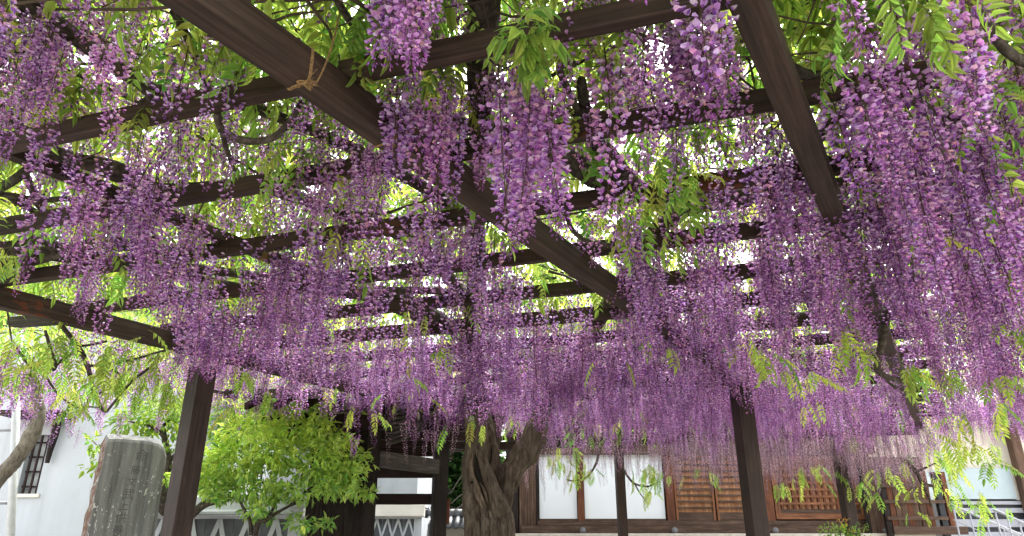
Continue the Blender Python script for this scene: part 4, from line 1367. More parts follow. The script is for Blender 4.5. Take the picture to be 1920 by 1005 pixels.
# thin twigs running over the trellis
def twigs():
    rr = random.Random(77)
    mb = MB()
    for k in range(330):
        px, py = rr.uniform(-200, 2100), rr.uniform(-250, 780)
        h = rr.uniform(1.5, 1.95)
        p = at_h(px, py, h)
        if p.y > 10.5: continue
        a = rr.choice((ga, ga + math.pi, ra, ra + math.pi, rr.uniform(0, 6.28))) + rr.gauss(0, .35)
        L = rr.uniform(.5, 1.9)
        pts = [p]
        n = 6
        for i in range(n):
            a += rr.gauss(0, .22)
            p = p + Vector((math.cos(a), math.sin(a), rr.gauss(0, .09))) * (L / n)
            p.z = max(p.z, CZ + 1.5)
            pts.append(p)
        r0 = rr.choice((.003, .004, .005, .007, .010))
        mb.tube(pts, [r0 * (1 - .1 * i) for i in range(n + 1)], 5)
    tag(_add('twig', mb.mesh('twig', [M['twig']], True), vine), kind='stuff')
limb([(880, 640), (760, 560), (640, 548), (500, 520), (330, 500), (120, 470), (-60, 455)], 1.54, [.06, .045, .036, .03, .03, .028, .02])
limb([(890, 600), (800, 470), (640, 400), (470, 350), (290, 352), (120, 290), (-60, 240)], 1.58, [.05, .04, .032, .03, .028, .03, .024])
limb([(895, 420), (760, 330), (600, 250), (430, 190), (284, 168)], 1.60, [.04, .03, .024, .022, .024])
limb([(1400, 378), (1500, 300), (1560, 230), (1640, 165)], 1.55, [.03, .024, .02, .018])
limb([(1150, 560), (1300, 540), (1450, 500), (1600, 480), (1850, 470)], 1.54, [.045, .04, .035, .03, .02])
limb([(1060, 690), (1200, 650), (1400, 600), (1600, 590), (1800, 560)], 1.54, [.05, .045, .04, .03, .02])
limb([(1020, 750), (1150, 730), (1350, 700), (1600, 680), (1900, 640)], 1.52, [.06, .05, .045, .035, .02])
twigs()

# ------------------------------------------------------------------ wisteria: flower and leaf prototypes
LIL = [(.61, .36, .67), (.67, .45, .73), (.54, .29, .62), (.75, .56, .77), (.63, .35, .64)]
WNG = [(.33, .12, .40), (.40, .17, .46), (.26, .08, .33), (.48, .24, .52)]
PINK = [(.66, .38, .50), (.72, .48, .55), (.60, .34, .52)]
FADE = [(.52, .38, .48), (.58, .46, .53), (.46, .32, .45), (.60, .52, .52)]
FADEW = [(.36, .24, .34), (.42, .27, .40), (.30, .19, .26)]
STEM = (.10, .085, .045)

def floret(mb, pos, d, s, cb, cw, rr, bud=False):
    d = d.normalized()
    side = d.cross(Vector((0, 0, 1)))
    if side.length < 1e-3: side = Vector((1, 0, 0))
    side.normalize()
    ro = rr.uniform(-.6, .6)
    up = side.cross(d).normalized()
    side, up = side * math.cos(ro) + up * math.sin(ro), up * math.cos(ro) - side * math.sin(ro)
    P = lambda x, y, z: tuple(Vector(pos) + side * (x * s) + d * (y * s) + up * (z * s))
    n = len(mb.v)
    # wings and keel: a closed drooping spindle
    mb.v += [P(0, 0, 0), P(.23, .55, -.05), P(0, .5, .15), P(-.23, .55, -.05), P(0, .55, -.28), P(0, 1.08, -.12)]
    for a, b in ((1, 2), (2, 3), (3, 4), (4, 1)):
        mb.face([n, n + a, n + b], 0, cw); mb.face([n + 5, n + b, n + a], 0, cw)
    if bud: return
    # banner: broad reflexed petal
    n = len(mb.v)
    o = rr.uniform(-.12, .12)
    mb.v += [P(0, .02, .05), P(.30, .36, .10 + o), P(.37, .68, .38 + o), P(.16, .74, .66 + o), P(-.16, .74, .66 + o), P(-.37, .68, .38 - o), P(-.30, .36, .10 - o), P(0, .40, .46)]
    for a in range(1, 6): mb.face([n + 7, n + a, n + a + 1], 0, cb)
    mb.face([n, n + 1, n + 7], 0, cb); mb.face([n, n + 7, n + 6], 0, cb)

def raceme_parts(L, r0, nf, fs, seed, fade=False, bare=.06, pink=.06, taper=.72):
    """(stem MB, [floret records]) hanging from the origin along -z"""
    rr = random.Random(seed)
    bx, by = rr.uniform(-.12, .12), rr.uniform(-.12, .12)
    def axis(s): return Vector((bx * L * s * s, by * L * s * s, -L * s))
    st = MB()
    st.tube([axis(k / 7) for k in range(8)], [.0022 - .0013 * k / 7 for k in range(8)], 4, c=STEM)
    fl = []
    pk = rr.random() < .35
    for i in range(nf):
        s = bare + (1 - bare) * ((i + rr.uniform(-.4, .4)) / nf)
        s = min(1, max(bare, s))
        a = i * 2.39996 + rr.uniform(-.5, .5)
        rad = r0 * (1 - taper * s) * rr.uniform(.6, 1.15)
        p0_ = axis(s)
        o = Vector((math.cos(a), math.sin(a), 0))
        p = p0_ + o * rad + Vector((0, 0, -rad * rr.uniform(.0, .5)))
        d = o * rr.uniform(.35, 1.0) + Vector((0, 0, -rr.uniform(.35, 1.0)))
        sz = fs * (1 - .42 * s ** 3) * rr.uniform(.82, 1.15)
        bud = s > .90 or rr.random() < (.35 if fade else .04)
        if fade: cb, cw = rr.choice(FADE), rr.choice(FADEW)
        else: cb, cw = rr.choice(LIL), rr.choice(WNG)
        if rr.random() < (pink if not (pk and s > .55) else .22):
            cb = rr.choice(PINK); cw = rr.choice(PINK) if rr.random() < .6 else cw
        cb, cw = jitter_col(cb, rr, .12), jitter_col(cw, rr, .12)
        # pedicel
        n = len(st.v)
        e = Vector((-o.y, o.x, 0)) * .0007
        st.v += [tuple(p0_ + e), tuple(p0_ - e), tuple(p - e * .8), tuple(p + e * .8)]
        st.face([n, n + 1, n + 2, n + 3], 0, STEM if rr.random() < .6 else (.16, .07, .10))
        fl.append((p, d, sz, cb, cw, bud, rr.randrange(10 ** 6)))
    return st, fl

def raceme_mesh(*a, **k):
    st, fl = raceme_parts(*a, **k)
    for p, d, sz, cb, cw, bud, sd in fl:
        floret(st, p, d, sz, cb, cw, random.Random(sd), bud)
    return st.mesh('raceme', [M['petal']])

RP = []         # (mesh, length, kind)
spec = [(.46, .055, 138, .0205, 0), (.40, .052, 124, .0210, 0), (.34, .050, 104, .0205, 0), (.52, .053, 146, .0205, 0), (.28, .047, 80, .020, 0), (.60, .050, 150, .0200, 0),
        (.42, .046, 62, .0205, 1), (.36, .050, 48, .021, 1), (.50, .045, 66, .0205, 1),
        (.62, .045, 88, .0165, 2), (.55, .040, 74, .0165, 2), (.70, .042, 92, .016, 2), (.5, .038, 50, .0165, 2),
        (.34, .054, 66, .0240, 3), (.28, .052, 54, .0245, 3), (.38, .054, 74, .0235, 3), (.23, .048, 40, .0240, 3), (.43, .052, 84, .0235, 3), (.30, .046, 38, .0240, 3), (.36, .050, 60, .0235, 3)]
for i, (L, r0, nf, fs, kd) in enumerate(spec):
    RP.append((raceme_mesh(L, r0, nf, fs, 100 + i, fade=(kd == 2), bare=.05 if kd == 0 else .12), L, kd))
KINDS = {k: [i for i, r in enumerate(RP) if r[2] == k] for k in (0, 1, 2, 3)}

LEAFC = [(.17, .27, .06), (.22, .31, .075), (.27, .33, .09), (.12, .23, .05)]
def leaf_parts(Lr, npair, ll, lw, seed, curve=.5, dz=-.22):
    rr = random.Random(seed)
    pts = []
    a = rr.uniform(-.05, .15)
    p = Vector((0, 0, 0)); n = 8
    for k in range(n + 1):
        pts.append(p.copy())
        p = p + Vector((math.cos(a), 0, -math.sin(a))) * (Lr / n)
        a += curve / n
    fl = []
    def axis(s):
        f = s * n; i = min(n - 1, int(f)); return pts[i].lerp(pts[i + 1], f - i)
    for k in range(npair):
        s = .22 + .74 * k / max(1, npair - 1) * .98
        b = axis(s)
        for sg in (1, -1):
            d = Vector((.55 + rr.uniform(-.15, .15), sg * .85, dz + rr.uniform(-.25, .15)))
            z = 1 - .35 * abs(k / max(1, npair - 1) - .5)
            fl.append((b, d, ll * z * rr.uniform(.88, 1.1), lw * z, jitter_col(LEAFC[seed % 4], rr, .14)))
    t = (pts[-1] - pts[-2]).normalized()
    fl.append((pts[-1], t, ll * 1.05, lw, jitter_col(LEAFC[seed % 4], rr, .14)))
    return pts, fl

def leaf_mesh(*a):
    pts, fl = leaf_parts(*a)
    mb = MB()
    mb.tube(pts, [.0018 - .0009 * k / 8 for k in range(9)], 3, c=(.12, .16, .03))
    for b, d, l, w, c in fl: leaflet(mb, b, d, Vector((0, 0, 1)), l, w, c, .18, .35)
    return mb.mesh('leaf', [M['leaf']], True)
LSPEC = [(.24, 6, .072, .026, 0, .6), (.20, 5, .066, .025, 1, .9), (.28, 7, .074, .027, 2, .4), (.18, 5, .058, .021, 3, .3), (.25, 6, .08, .028, 5, 1.2), (.22, 6, .06, .02, 6, .5), (.16, 3, .115, .036, 9, .9, -.9), (.12, 4, .10, .032, 10, .7, -.5)]
LP = [leaf_mesh(*s) for s in LSPEC]

# ------------------------------------------------------------------ where flowers and leaves hang
DENS = [
 "36521000022349101247631001533333",
 "66564230001239113236767732356747",
 "88874442110375367577786512677755",
 "78863332442188678846677224788888",
 "43666554458428699324466664999999",
 "46888664479952599333336682999999",
 "33888585588894487532345884999999",
 "33779876688899522478858887999999",
 "34559854887777792259999999999999",
 "13644775988756698339988889979998",
 "02522999994446598667788556638887",
 "22233286678887599999997556612788",
 "55332224444677888888999976662577",
 "44220000001344666777888777775444",
 "11110000000111110444488888888333",
 "00000000000000000111133322322002",
 "00000000000000000000000000000000"]
def dens(px, py):
    c, r = px / 60 - .5, py / 60 - .5
    c0, r0 = math.floor(c), math.floor(r)
    fc, fr_ = c - c0, r - r0
    def g(rr_, cc):
        cc = min(31, max(0, cc)); rr_ = min(16, max(0, rr_))
        return float(DENS[rr_][cc])
    v = (g(r0, c0) * (1 - fc) + g(r0, c0 + 1) * fc) * (1 - fr_) + (g(r0 + 1, c0) * (1 - fc) + g(r0 + 1, c0 + 1) * fc) * fr_
    return v / 9.0

rr = random.Random(2024)
RAC = []        # (pos, proto, scale, rotz, tilt)
def put_raceme(p, kd, s=None, idx=None):
    i = rr.choice(KINDS[kd]) if idx is None else idx
    RAC.append((Vector(p), i, s or rr.uniform(.82, 1.15), rr.uniform(0, 6.28), rr.gauss(0, .08), rr.gauss(0, .08)))

# timbers that stay in clear view: (two photo points, half width, share of clusters kept off, underside height)
CLEAR = [((521, 150), (1040, 490), 36, .88, H), ((1040, 490), (1190, 590), 26, .8, H), ((60, 262), (560, 160), 20, .5, HR), ((640, 140), (1490, -15), 26, .6, HR), ((0, 430), (640, 330), 18, .28, HR), ((1050, 260), (1600, 178), 22, .7, HR),
         ((1050, 385), (1185, 358), 20, .9, HR), ((1400, 30), (1500, 268), 30, .75, H), ((1500, 268), (1550, 411), 22, .6, H), ((0, 535), (640, 450), 15, .3, HR), ((284, 570), (831, 497), 15, .3, HR), ((600, 632), (1180, 580), 16, .6, HR), ((0, 590), (328, 655), 26, .85, H), ((700, 575), (1062, 540), 12, .4, HR),
         ((1665, 590), (1650, 700), 22, .85, 1.1), ((1650, 705), (1740, 720), 18, .8, 1.05), ((1240, 460), (1582, 430), 14, .5, HR)]
def blocked(p, L):
    for (x0, y0), (x1, y1), hw, pr, hh in CLEAR:
        dx, dy = x1 - x0, y1 - y0
        l2 = dx * dx + dy * dy
        for f in (.1, .3, .5, .7, .9, 1.0):
            z = p[2] - L * f
            if z > CZ + hh: continue
            a = proj((p[0], p[1], z))
            if a is None: continue
            t = ((a[0] - x0) * dx + (a[1] - y0) * dy) / l2
            if 0 <= t <= 1 and abs((a[0] - x0) * dy - (a[1] - y0) * dx) / l2 ** .5 < hw:
                if rr.random() < pr: return True
                break
    return False
def dens_at(p, L):
    a = proj(p); b = proj((p[0], p[1], p[2] - L))
    if a is None or b is None: return 0, a, b
    if blocked(p, L): return 0, a, b
    d = 0
    for f in (.35, .65, .95): d += dens(a[0] + (b[0] - a[0]) * f, a[1] + (b[1] - a[1]) * f)
    return d / 3, a, b

area = (-5.2, 6.6, .55, 8.8)
ncand = int((area[1] - area[0]) * (area[3] - area[2]) * 114)
for _ in range(ncand):
    x, y = rr.uniform(area[0], area[1]), rr.uniform(area[2], area[3])
    z = CZ + rr.uniform(1.40, 1.62)
    i = rr.choice(KINDS[3] * 3 + KINDS[0] + KINDS[1]) if x < 1.0 else rr.choice(KINDS[3] * 2 + KINDS[0] * 2 + KINDS[1])
    if y < 2.7 and x < .2: i = rr.choice(KINDS[1] + [1, 2, 4, 4, 2])
    s = rr.uniform(.75, 1.15)
    if y < 2.7 and x < .2: s *= .78
    if y > 4.5 and x < .6 and i < 6: s *= .78
    d, a, b = dens_at((x, y, z), RP[i][1] * s)
    if a is None or not (-160 < a[0] < 2080) or b[1] < -60: continue
    if a[2] < 1.15: continue
    if rr.random() < d ** 1.75 * min(1, (.70 if y < 3 else .70 + .30 * min(1, (y - 3) / 2)) * (1.3 if x > 1.0 and y > 1.2 else 1) * (.72 if y > 6.8 else 1)): put_raceme((x, y, z), 0, s, i)
# blossom above the rafters, seen between them
for _ in range(4200):
    px, py = rr.uniform(-100, 2000), rr.uniform(-100, 700)
    h = rr.uniform(1.65, 2.1)
    p = at_h(px, py, h)
    if p.y > 9: continue
    i = rr.choice(KINDS[3] + KINDS[1])
    d, a, b = dens_at(p, RP[i][1])
    if a is None: continue
    if rr.random() < .5 * d ** 1.4: put_raceme(p, 0, rr.uniform(.6, .95), i)
# far end: long pale, faded, thin clusters
for _ in range(1500):
    px = rr.uniform(1000, 1790); Y = rr.uniform(8.3, 11.2)
    z = CZ + rr.uniform(1.14, 1.5)
    x = (px - 960) * Y / 1374
    i = rr.choice(KINDS[2])
    p = (x, Y, z)
    d, a, b = dens_at(p, RP[i][1])
    if rr.random() < d ** 1.3 * (1 if px > 1240 else .55): put_raceme(p, 2, rr.uniform(.65, 1.08), i)
# sparse faded clusters in front of the gate, trunk and plank bay
for px, py, Y in ((728, 820, 6.8), (756, 800, 6.7), (779, 805, 6.7), (800, 815, 6.6), (812, 820, 6.6), (860, 800, 6.5), (985, 880, 8.8), (1000, 880, 8.9), (1010, 870, 9), (995, 870, 8.6), (978, 875, 8.7), (1028, 870, 9.2), (1064, 880, 9.3), (1120, 875, 9.3), (1150, 870, 9.5), (700, 790, 6.8), (745, 770, 6.9), (770, 770, 6.8), (820, 775, 6.7), (840, 780, 6.8)):
    put_raceme(at_y(px, py - 20, Y), 2, rr.uniform(.5, .75))
for px in range(1010, 1180, 9):
    put_raceme(at_y(px + rr.uniform(-5, 5), 795 + rr.uniform(-25, 20), rr.uniform(8.2, 9.6)), rr.choice((2, 2, 1)), rr.uniform(.6, .9))
# hand placed near clusters: (px, py of the stem top, height above the eye, proto, scale)
HERO = [(762, -120, 1.62, 0, 1.0), (745, -90, 1.66, 1, 1.0), (790, -60, 1.62, 2, 1.0), (735, -70, 1.64, 2, 1.1), (775, -100, 1.60, 1, .95), (755, -50, 1.66, 2, 1.0),
        (934, 120, 1.38, 8, 1.25), (992, 130, 1.38, 3, 1.1), (1018, 140, 1.38, 0, 1.15), (965, 150, 1.40, 0, 1.1), (1038, 165, 1.40, 1, 1.1), (985, 190, 1.36, 3, 1.0), (1005, 215, 1.36, 3, .95), (1025, 210, 1.38, 0, 1.0), (950, 200, 1.42, 1, 1.1), (970, 260, 1.40, 0, .9),
        (745, 160, 1.43, 1, 1.0), (760, 175, 1.45, 2, 1.0), (790, 185, 1.46, 2, 1.0), (830, 190, 1.44, 1, 1.0), (850, 210, 1.45, 1, .9), (810, 170, 1.47, 2, 1.0),
        (1300, 30, 1.56, 2, 1.0), (1325, 50, 1.58, 1, 1.0), (1345, 30, 1.55, 2, 1.0), (1280, 70, 1.58, 13, 1.0),
        (295, 330, 1.38, 0, 1.05), (275, 345, 1.41, 3, .95), (310, 350, 1.40, 1, 1.0), (255, 330, 1.42, 1, 1.0), (160, 300, 1.41, 0, .85), (175, 320, 1.43, 1, 1.0), (370, 390, 1.38, 1, .9), (365, 400, 1.40, 6, .9),
        (85, 230, 1.38, 4, .8), (215, 195, 1.38, 4, .7), (400, 130, 1.36, 7, .55), (775, 585, 1.41, 4, .9), (505, 480, 1.40, 1, 1.0), (525, 470, 1.41, 0, 1.0), (545, 500, 1.42, 0, 1.0), (590, 480, 1.42, 1, 1.0), (610, 520, 1.42, 2, 1.0),
        (395, 620, 1.36, 2, 1.0), (380, 625, 1.35, 4, 1.0), (365, 640, 1.37, 2, .9), (410, 630, 1.38, 2, 1.0), (350, 620, 1.38, 4, 1.0),
        (1215, 465, 1.40, 0, 1.0), (1205, 470, 1.38, 1, 1.0), (1230, 480, 1.39, 2, 1.0), (1185, 490, 1.41, 1, 1.0), (1480, 330, 1.40, 1, 1.0), (1495, 320, 1.42, 2, 1.0),
        (945, 500, 1.38, 3, .9), (965, 495, 1.40, 0, 1.0), (980, 510, 1.41, 1, 1.0), (1650, 190, 1.40, 5, 1.0), (1700, 230, 1.36, 5, 1.1), (1760, 190, 1.38, 3, 1.1), (1815, 240, 1.36, 3, 1.1), (1870, 260, 1.34, 5, 1.0),
        (1690, 330, 1.30, 0, 1.0), (1600, 330, 1.34, 3, 1.0), (1850, 420, 1.28, 3, 1.0), (1780, 420, 1.28, 5, 1.0), (1430, 700, 1.30, 0, .9), (1445, 705, 1.28, 1, 1.0), (1460, 712, 1.30, 0, .9), (1415, 695, 1.30, 2, 1.0),
        (668, 810, 1.0, 4, .9), (985, 735, 1.16, 14, 1.0), (1000, 728, 1.18, 13, 1.0), (1018, 730, 1.17, 15, .9), (965, 740, 1.15, 14, .9), (1030, 735, 1.16, 13, .9), (1010, 750, 1.10, 14, .8), (940, 742, 1.14, 15, .8), (905, 748, 1.12, 14, .8), (880, 745, 1.13, 14, .8), (1110, 200, 1.38, 4, .55), (1210, 205, 1.40, 4, .8)]
for px, py, h, i, s in HERO:
    RAC.append((at_h(px, py, h), i, s, rr.uniform(0, 6.28), rr.gauss(0, .03), rr.gauss(0, .03)))
# outside the left girder
for px, py, h, i, s in ((10, 660, 1.15, 1, .8), (40, 680, 1.1, 1, .8), (60, 690, 1.1, 2, .9), (85, 690, 1.1, 6, .9), (5, 720, 1.0, 2, .8), (25, 640, 1.2, 2, .8), (70, 720, 1.0, 7, .8), (110, 770, .85, 7, .7), (150, 800, .8, 7, .45), (220, 640, 1.3, 6, .7), (250, 640, 1.3, 7, .7),
                        (230, 770, .9, 7, .6), (285, 690, 1.1, 10, .5), (310, 700, 1.1, 10, .5), (330, 680, 1.15, 10, .5), (420, 690, 1.2, 7, .7), (465, 700, 1.2, 7, .8), (500, 705, 1.2, 7, .7), (530, 720, 1.15, 2, .7)):
    RAC.append((at_h(px, py, h), i, s, rr.uniform(0, 6.28), rr.gauss(0, .03), rr.gauss(0, .03)))

# leaves ------------------------------------------------------------------
LEA = []        # (pos, proto, scale, (rx, ry, rz))
def put_leaf(p, i=None, s=1.0, rz=None, ry=None, rx=None):
    LEA.append((Vector(p), rr.randrange(6) if i is None else i, s, (rr.gauss(0, .25) if rx is None else rx, rr.gauss(.25, .35) if ry is None else ry, rr.uniform(0, 6.28) if rz is None else rz)))
# canopy over the trellis
GAPS = [(905, 20, 38), (903, 90, 38), (900, 150, 30), (1255, 95, 55), (1430, 265, 45), (170, 30, 35), (330, 170, 30), (1300, 20, 50), (1660, 40, 30), (1480, 60, 25), (130, 10, 40), (1400, 300, 50), (690, 55, 25), (560, 90, 20)]
for _ in range(7600):
    if rr.random() < .72:
        px, py = rr.uniform(-200, 2120), rr.uniform(-330, 620)
        h = rr.uniform(1.65, 2.4)
        p = at_h(px, py, h)
        if rr.random() > min(1, .28 + p.y / 4.5): continue
    else:
        p = Vector((rr.uniform(-6, 7), rr.uniform(.3, 11), CZ + rr.uniform(1.65, 2.4)))
    if p.y > 11 or abs(p.x) > 7.5: continue
    a = proj(p)
    if a and any((a[0] - gx) ** 2 + (a[1] - gy) ** 2 < (gr * 1.25) ** 2 for gx, gy, gr in GAPS): continue
    put_leaf(p, s=rr.uniform(.8, 1.3))
for _ in range(3800):
    p = Vector((rr.uniform(-4, 6.5), rr.uniform(2.8, 10.8), CZ + rr.uniform(1.52, 2.1)))
    put_leaf(p, s=rr.uniform(.8, 1.3))
# leaf clusters hanging among the flowers: (px, py, height, count, size)
LC = [(1025, 20, 1.45, 3, .9), (1050, 60, 1.4, 2, .8), (1060, 190, 1.45, 2, .9), (1170, 375, 1.33, 4, .9), (1210, 395, 1.32, 5, .9), (1250, 425, 1.32, 4, .9), (1195, 340, 1.36, 3, .8), (1290, 330, 1.40, 5, .9), (1260, 270, 1.5, 5, 1),
      (1165, 435, 1.25, 1, .8), (640, 425, 1.42, 4, .8), (1030, 510, 1.3, 3, .7), (1010, 525, 1.3, 2, .7), (830, 640, 1.15, 4, .9), (850, 660, 1.1, 3, .9), (1125, 670, 1.15, 3, .8), (1220, 625, 1.2, 4, .8), (1250, 650, 1.15, 3, .8), (1180, 680, 1.1, 2, .8),
      (800, 585, 1.3, 3, .7), (1735, 425, 1.2, 2, .8), (1900, 480, 1.2, 4, .9), (1510, 750, 1.0, 3, .9), (1590, 620, 1.2, 6, .9), (1610, 650, 1.15, 6, .9), (1710, 680, 1.08, 7, .9), (1760, 690, 1.05, 5, .9), (1440, 660, 1.15, 6, .8), (1470, 690, 1.1, 6, .8), (1400, 640, 1.2, 4, .8), (1520, 700, 1.1, 4, .8),
      (880, 775, .95, 5, .8), (845, 800, .9, 4, .8), (905, 790, .95, 4, .8), (1800, 770, .9, 5, .9), (1830, 830, .7, 6, .9), (1750, 820, .75, 5, .9), (1880, 750, .95, 6, .9), (1870, 700, 1.0, 5, .9), (1900, 600, 1.1, 5, .9), (1860, 860, .6, 5, .9),
      (10, 450, 1.38, 3, .7), (25, 480, 1.38, 3, .7), (130, 630, 1.25, 7, .8), (80, 640, 1.25, 7, .8), (40, 650, 1.25, 6, .8), (200, 650, 1.25, 7, .8), (250, 660, 1.22, 7, .8), (180, 710, 1.1, 7, .8), (130, 730, 1.0, 6, .8), (230, 700, 1.1, 8, .8), (290, 700, 1.1, 7, .8), (60, 690, 1.1, 5, .8), (150, 760, .9, 5, .8), (320, 720, 1.0, 6, .8), (270, 740, 1.0, 6, .8),
      (450, 700, 1.1, 5, .7), (500, 730, 1.0, 5, .7), (440, 760, .9, 5, .7), (620, 720, 1.1, 3, .7), (700, 770, .95, 6, .7), (670, 760, 1.0, 5, .7), (720, 740, 1.0, 3, .7), (770, 700, 1.1, 4, .7), (760, 660, 1.2, 3, .7), (800, 740, 1.0, 3, .7),
      (560, 270, 1.5, 5, .9), (500, 290, 1.5, 4, .9), (480, 60, 1.6, 5, 1), (320, 70, 1.6, 3, .9), (330, 50, 1.55, 3, .8), (280, 200, 1.5, 2, .8), (1560, 60, 1.45, 4, 1), (1850, 150, 1.4, 4, 1), (1870, 210, 1.35, 4, 1), (1885, 320, 1.3, 4, 1), (1240, 300, 1.45, 4, .9), (860, 20, 1.6, 4, 1), (640, 60, 1.6, 5, 1), (690, 20, 1.6, 5, 1)]
for px, py, h, n, s in LC:
    base = at_h(px, py, h)
    if 480 < px < 1380 and 380 < py < 860: n = max(1, int(n * .55))
    for k in range(n):
        put_leaf(base + Vector((rr.gauss(0, .025), rr.gauss(0, .05), rr.gauss(0, .02))), s=s * rr.uniform(.75, 1.1), ry=rr.uniform(.2, 1.2))
for _ in range(40):
    put_leaf(at_h(rr.uniform(-30, 335), rr.uniform(615, 735), rr.uniform(1.0, 1.35)), s=rr.uniform(.6, .95), ry=rr.uniform(.0, 1.0))
# big close drooping leaves at the top right
for px, py, h, s, ry in ((1590, -40, 1.25, 1.15, 1.1), (1640, -50, 1.22, 1.1, 1.2), (1690, -30, 1.2, 1.15, 1.0), (1740, -30, 1.2, 1.15, 1.2), (1790, -40, 1.2, 1.1, 1.0), (1840, -30, 1.2, 1.0, 1.1), (1880, -10, 1.2, 1.0, 1.0)):
    put_leaf(at_h(px, py, h), i=6, s=s * .74, ry=ry * .8)
for k in range(6):
    put_leaf(at_h(985 + rr.uniform(-40, 50), 62 + rr.uniform(-20, 20), 1.33), i=7, s=rr.uniform(.7, 1.0), ry=rr.uniform(-.2, .4))
# far leaves in front of the hall and at the right
for px, py, Y, n, s in ((1050, 860, 10.2, 7, .9), (1075, 880, 10.2, 7, .9), (1110, 880, 10.2, 6, .9), (1030, 855, 10.2, 4, .9), (1215, 875, 10.1, 9, .9), (1190, 885, 10.1, 6, .9), (1235, 890, 10.1, 8, .9), (1220, 915, 10.1, 5, .9), (1340, 880, 10.2, 4, .9), (1300, 880, 10.3, 3, .8),
                        (1500, 890, 9.6, 6, .9), (1470, 905, 9.6, 5, .9), (1520, 870, 9.8, 6, .9), (1560, 895, 9.6, 4, .9), (1610, 900, 9.2, 6, .9), (1630, 925, 9.2, 5, .9), (1660, 880, 9.2, 5, .9), (1700, 920, 8.8, 4, .8), (1705, 950, 8.8, 3, .8), (1690, 860, 9, 5, .9),
                        (1770, 900, 8.6, 7, .9), (1800, 920, 8.5, 7, .9), (1830, 945, 8.3, 7, .9), (1780, 880, 8.6, 6, .9), (1850, 955, 8.3, 4, .9), (1800, 840, 8, 6, .9), (1760, 850, 8.6, 5, .9), (1860, 830, 7.5, 6, .9), (1090, 795, 8.4, 5, .8), (1080, 835, 8.6, 5, .8), (1180, 775, 7.6, 4, .8), (1160, 800, 8, 3, .8)):
    base = at_y(px, py, Y)
    for k in range(n):
        put_leaf(base + Vector((rr.gauss(0, .07), rr.gauss(0, .12), rr.gauss(0, .05))), s=s * rr.uniform(.8, 1.15), ry=rr.uniform(.2, 1.2))

# ------------------------------------------------------------------ place them: the largest as parts, the rest as one scattered part
def visible_size(p, L, lead=0):
    a = proj(p); b = proj((p[0], p[1], p[2] - L))
    if a is None or b is None: return 0
    m = ((a[0] + b[0]) / 2, (a[1] + b[1]) / 2)
    if not (0 < m[0] < 1920 and -40 < m[1] < 1005): return 0
    return 1000 * L / a[2]

def scatter(name, protos, items, attr):
    """one object: proto objects instanced on points by geometry nodes"""
    me = bpy.data.meshes.new(name)
    me.from_pydata([tuple(i[0]) for i in items], [], [])
    n = len(items)
    def A(nm, ty, key, vals):
        a = me.attributes.new(nm, ty, 'POINT'); a.data.foreach_set(key, vals)
    A('rot', 'FLOAT_VECTOR', 'vector', [c for i in items for c in i[3]])
    A('siz', 'FLOAT', 'value', [i[2] for i in items])
    A('which', 'INT', 'value', [i[1] for i in items])
    o = _add(name, me, vine)
    ng = bpy.data.node_groups.new(name + '_scatter', 'GeometryNodeTree')
    ng.interface.new_socket('Geometry', in_out='INPUT', socket_type='NodeSocketGeometry')
    ng.interface.new_socket('Geometry', in_out='OUTPUT', socket_type='NodeSocketGeometry')
    gi = ng.nodes.new('NodeGroupInput'); go = ng.nodes.new('NodeGroupOutput')
    jn = ng.nodes.new('GeometryNodeJoinGeometry')
    def attrn(nm, ty):
        a = ng.nodes.new('GeometryNodeInputNamedAttribute'); a.data_type = ty; a.inputs['Name'].default_value = nm
        return a.outputs['Attribute']
    ro = attrn('rot', 'FLOAT_VECTOR'); sz = attrn('siz', 'FLOAT'); wh = attrn('which', 'INT')
    e2r = ng.nodes.new('FunctionNodeEulerToRotation'); ng.links.new(ro, e2r.inputs[0])
    for k, po in enumerate(protos):
        cp = ng.nodes.new('FunctionNodeCompare'); cp.data_type = 'INT'; cp.operation = 'EQUAL'
        ins = [s for s in cp.inputs if s.type == 'INT']
        ng.links.new(wh, ins[0]); ins[1].default_value = k
        oi = ng.nodes.new('GeometryNodeObjectInfo'); oi.transform_space = 'ORIGINAL'
        oi.inputs['Object'].default_value = po; oi.inputs['As Instance'].default_value = True
        ip = ng.nodes.new('GeometryNodeInstanceOnPoints')
        ng.links.new(gi.outputs[0], ip.inputs['Points']); ng.links.new(cp.outputs[0], ip.inputs['Selection'])
        ng.links.new(oi.outputs['Geometry'], ip.inputs['Instance'])
        ng.links.new(e2r.outputs[0], ip.inputs['Rotation']); ng.links.new(sz, ip.inputs['Scale'])
        ng.links.new(ip.outputs[0], jn.inputs[0])
    ng.links.new(jn.outputs[0], go.inputs[0])
    md = o.modifiers.new('scatter', 'NODES'); md.node_group = ng
    tag(o, kind='stuff')
    return o

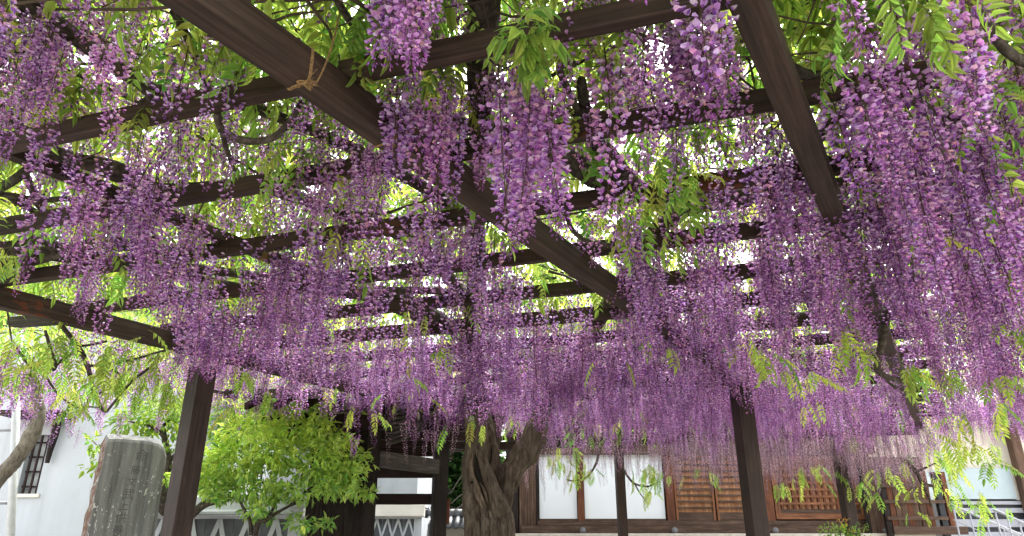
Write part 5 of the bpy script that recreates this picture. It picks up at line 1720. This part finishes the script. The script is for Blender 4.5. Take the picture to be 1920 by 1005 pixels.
# racemes
items = [(p, i, s, (tx, ty, rz)) for p, i, s, rz, tx, ty in RAC]
items.sort(key=lambda it: -visible_size(it[0], RP[it[1]][1] * it[2]))
first = {}
NPART = 298
parts, rest = items[:NPART], items[NPART:]
have = {it[1] for it in parts}
for i in range(len(RP)):                    # every prototype needs one real object to copy from
    if i not in have:
        k = next((j for j, it in enumerate(rest) if it[1] == i), None)
        if k is not None: parts.append(rest.pop(k)); 
NFLOWER = 8                                 # the very nearest clusters: every flower an object of its own
fl_protos = []
for k in range(6):
    q = random.Random(900 + k); m_ = MB()
    floret(m_, (0, 0, 0), Vector((0, 1, 0)), 1.0, jitter_col(LIL[k % 5] if k < 5 else PINK[0], q, .1), jitter_col(WNG[k % 4], q, .1), q)
    fl_protos.append(m_.mesh('flower', [M['petal']]))
for n, (p, i, s, e) in enumerate(parts):
    if n < NFLOWER and RP[i][2] in (0, 3):
        L, r0, nf, fs, kd = spec[i]
        st, fl = raceme_parts(L, r0, nf, fs, 100 + i)
        mw = Matrix.LocRotScale(p, Euler(e), (s, s, s))
        o = _add('raceme', st.mesh('raceme', [M['petal']]), vine, mw=mw)
        for fp, d, sz, cb, cw, bud, sd in fl:
            d = d.normalized()
            f = bpy.data.objects.new('flower', fl_protos[sd % 6 if sd % 7 else 5]); col.objects.link(f)
            f.parent = o; f.location = fp
            f.rotation_euler = d.to_track_quat('Y', 'Z').to_euler(); f.scale = (sz, sz, sz)
    else:
        o = _add('raceme', RP[i][0], vine, loc=p, rot=e, scale=(s, s, s))
        first.setdefault(i, o)
protos = [first[i] if i in first else None for i in range(len(RP))]
for i in range(len(RP)):
    if protos[i] is None:
        rest = [it for it in rest if it[1] != i]
        protos[i] = next(iter(first.values()))
scatter('raceme', protos, rest, 'r')

# leaves
def leaf_vis(it):
    a = proj(it[0])
    if a is None or not (0 < a[0] < 1920 and 0 < a[1] < 1005): return 0
    low = 1.0 if it[0].z < CZ + 1.5 else .45
    return it[2] / a[2] * low
LEA.sort(key=lambda it: -leaf_vis(it))
lp, lrest = LEA[:298], LEA[298:]
lfirst = {}
leaflet_protos = []
for k in range(5):
    q = random.Random(50 + k); m_ = MB()
    leaflet(m_, (0, 0, 0), Vector((1, 0, 0)), Vector((0, 0, 1)), 1.0, .36, jitter_col(LEAFC[k % 4], q, .12), .18, .35)
    leaflet_protos.append(m_.mesh('leaflet', [M['leaf']], True))
for n, (p, i, s, e) in enumerate(lp):
    if n < 36:                              # nearest leaves: each leaflet an object
        pts, fl = leaf_parts(*LSPEC[i])
        mb = MB(); mb.tube(pts, [.0018 - .0009 * k / 8 for k in range(9)], 3, c=(.12, .16, .03))
        mw = Matrix.LocRotScale(p, Euler(e), (s, s, s))
        o = _add('leaf', mb.mesh('leaf', [M['leaf']]), vine, mw=mw)
        for j, (b, d, l, w, c) in enumerate(fl):
            d = d.normalized(); side = d.cross(Vector((0, 0, 1)))
            side = side.normalized() if side.length > 1e-3 else Vector((0, 1, 0)); up = side.cross(d)
            f = bpy.data.objects.new('leaflet', leaflet_protos[(j * 3 + n) % 5]); col.objects.link(f)
            f.parent = o
            m3 = (Matrix((d, -side, up)).transposed() * l).to_4x4(); m3.translation = b
            f.matrix_local = m3
    else:
        o = _add('leaf', LP[i], vine, loc=p, rot=e, scale=(s, s, s))
        lfirst.setdefault(i, o)
scatter('leaf', [lfirst.get(i, lfirst[min(lfirst)]) for i in range(len(LP))], lrest, 'l')
print('RACEMES', len(RAC), 'LEAVES', len(LEA))
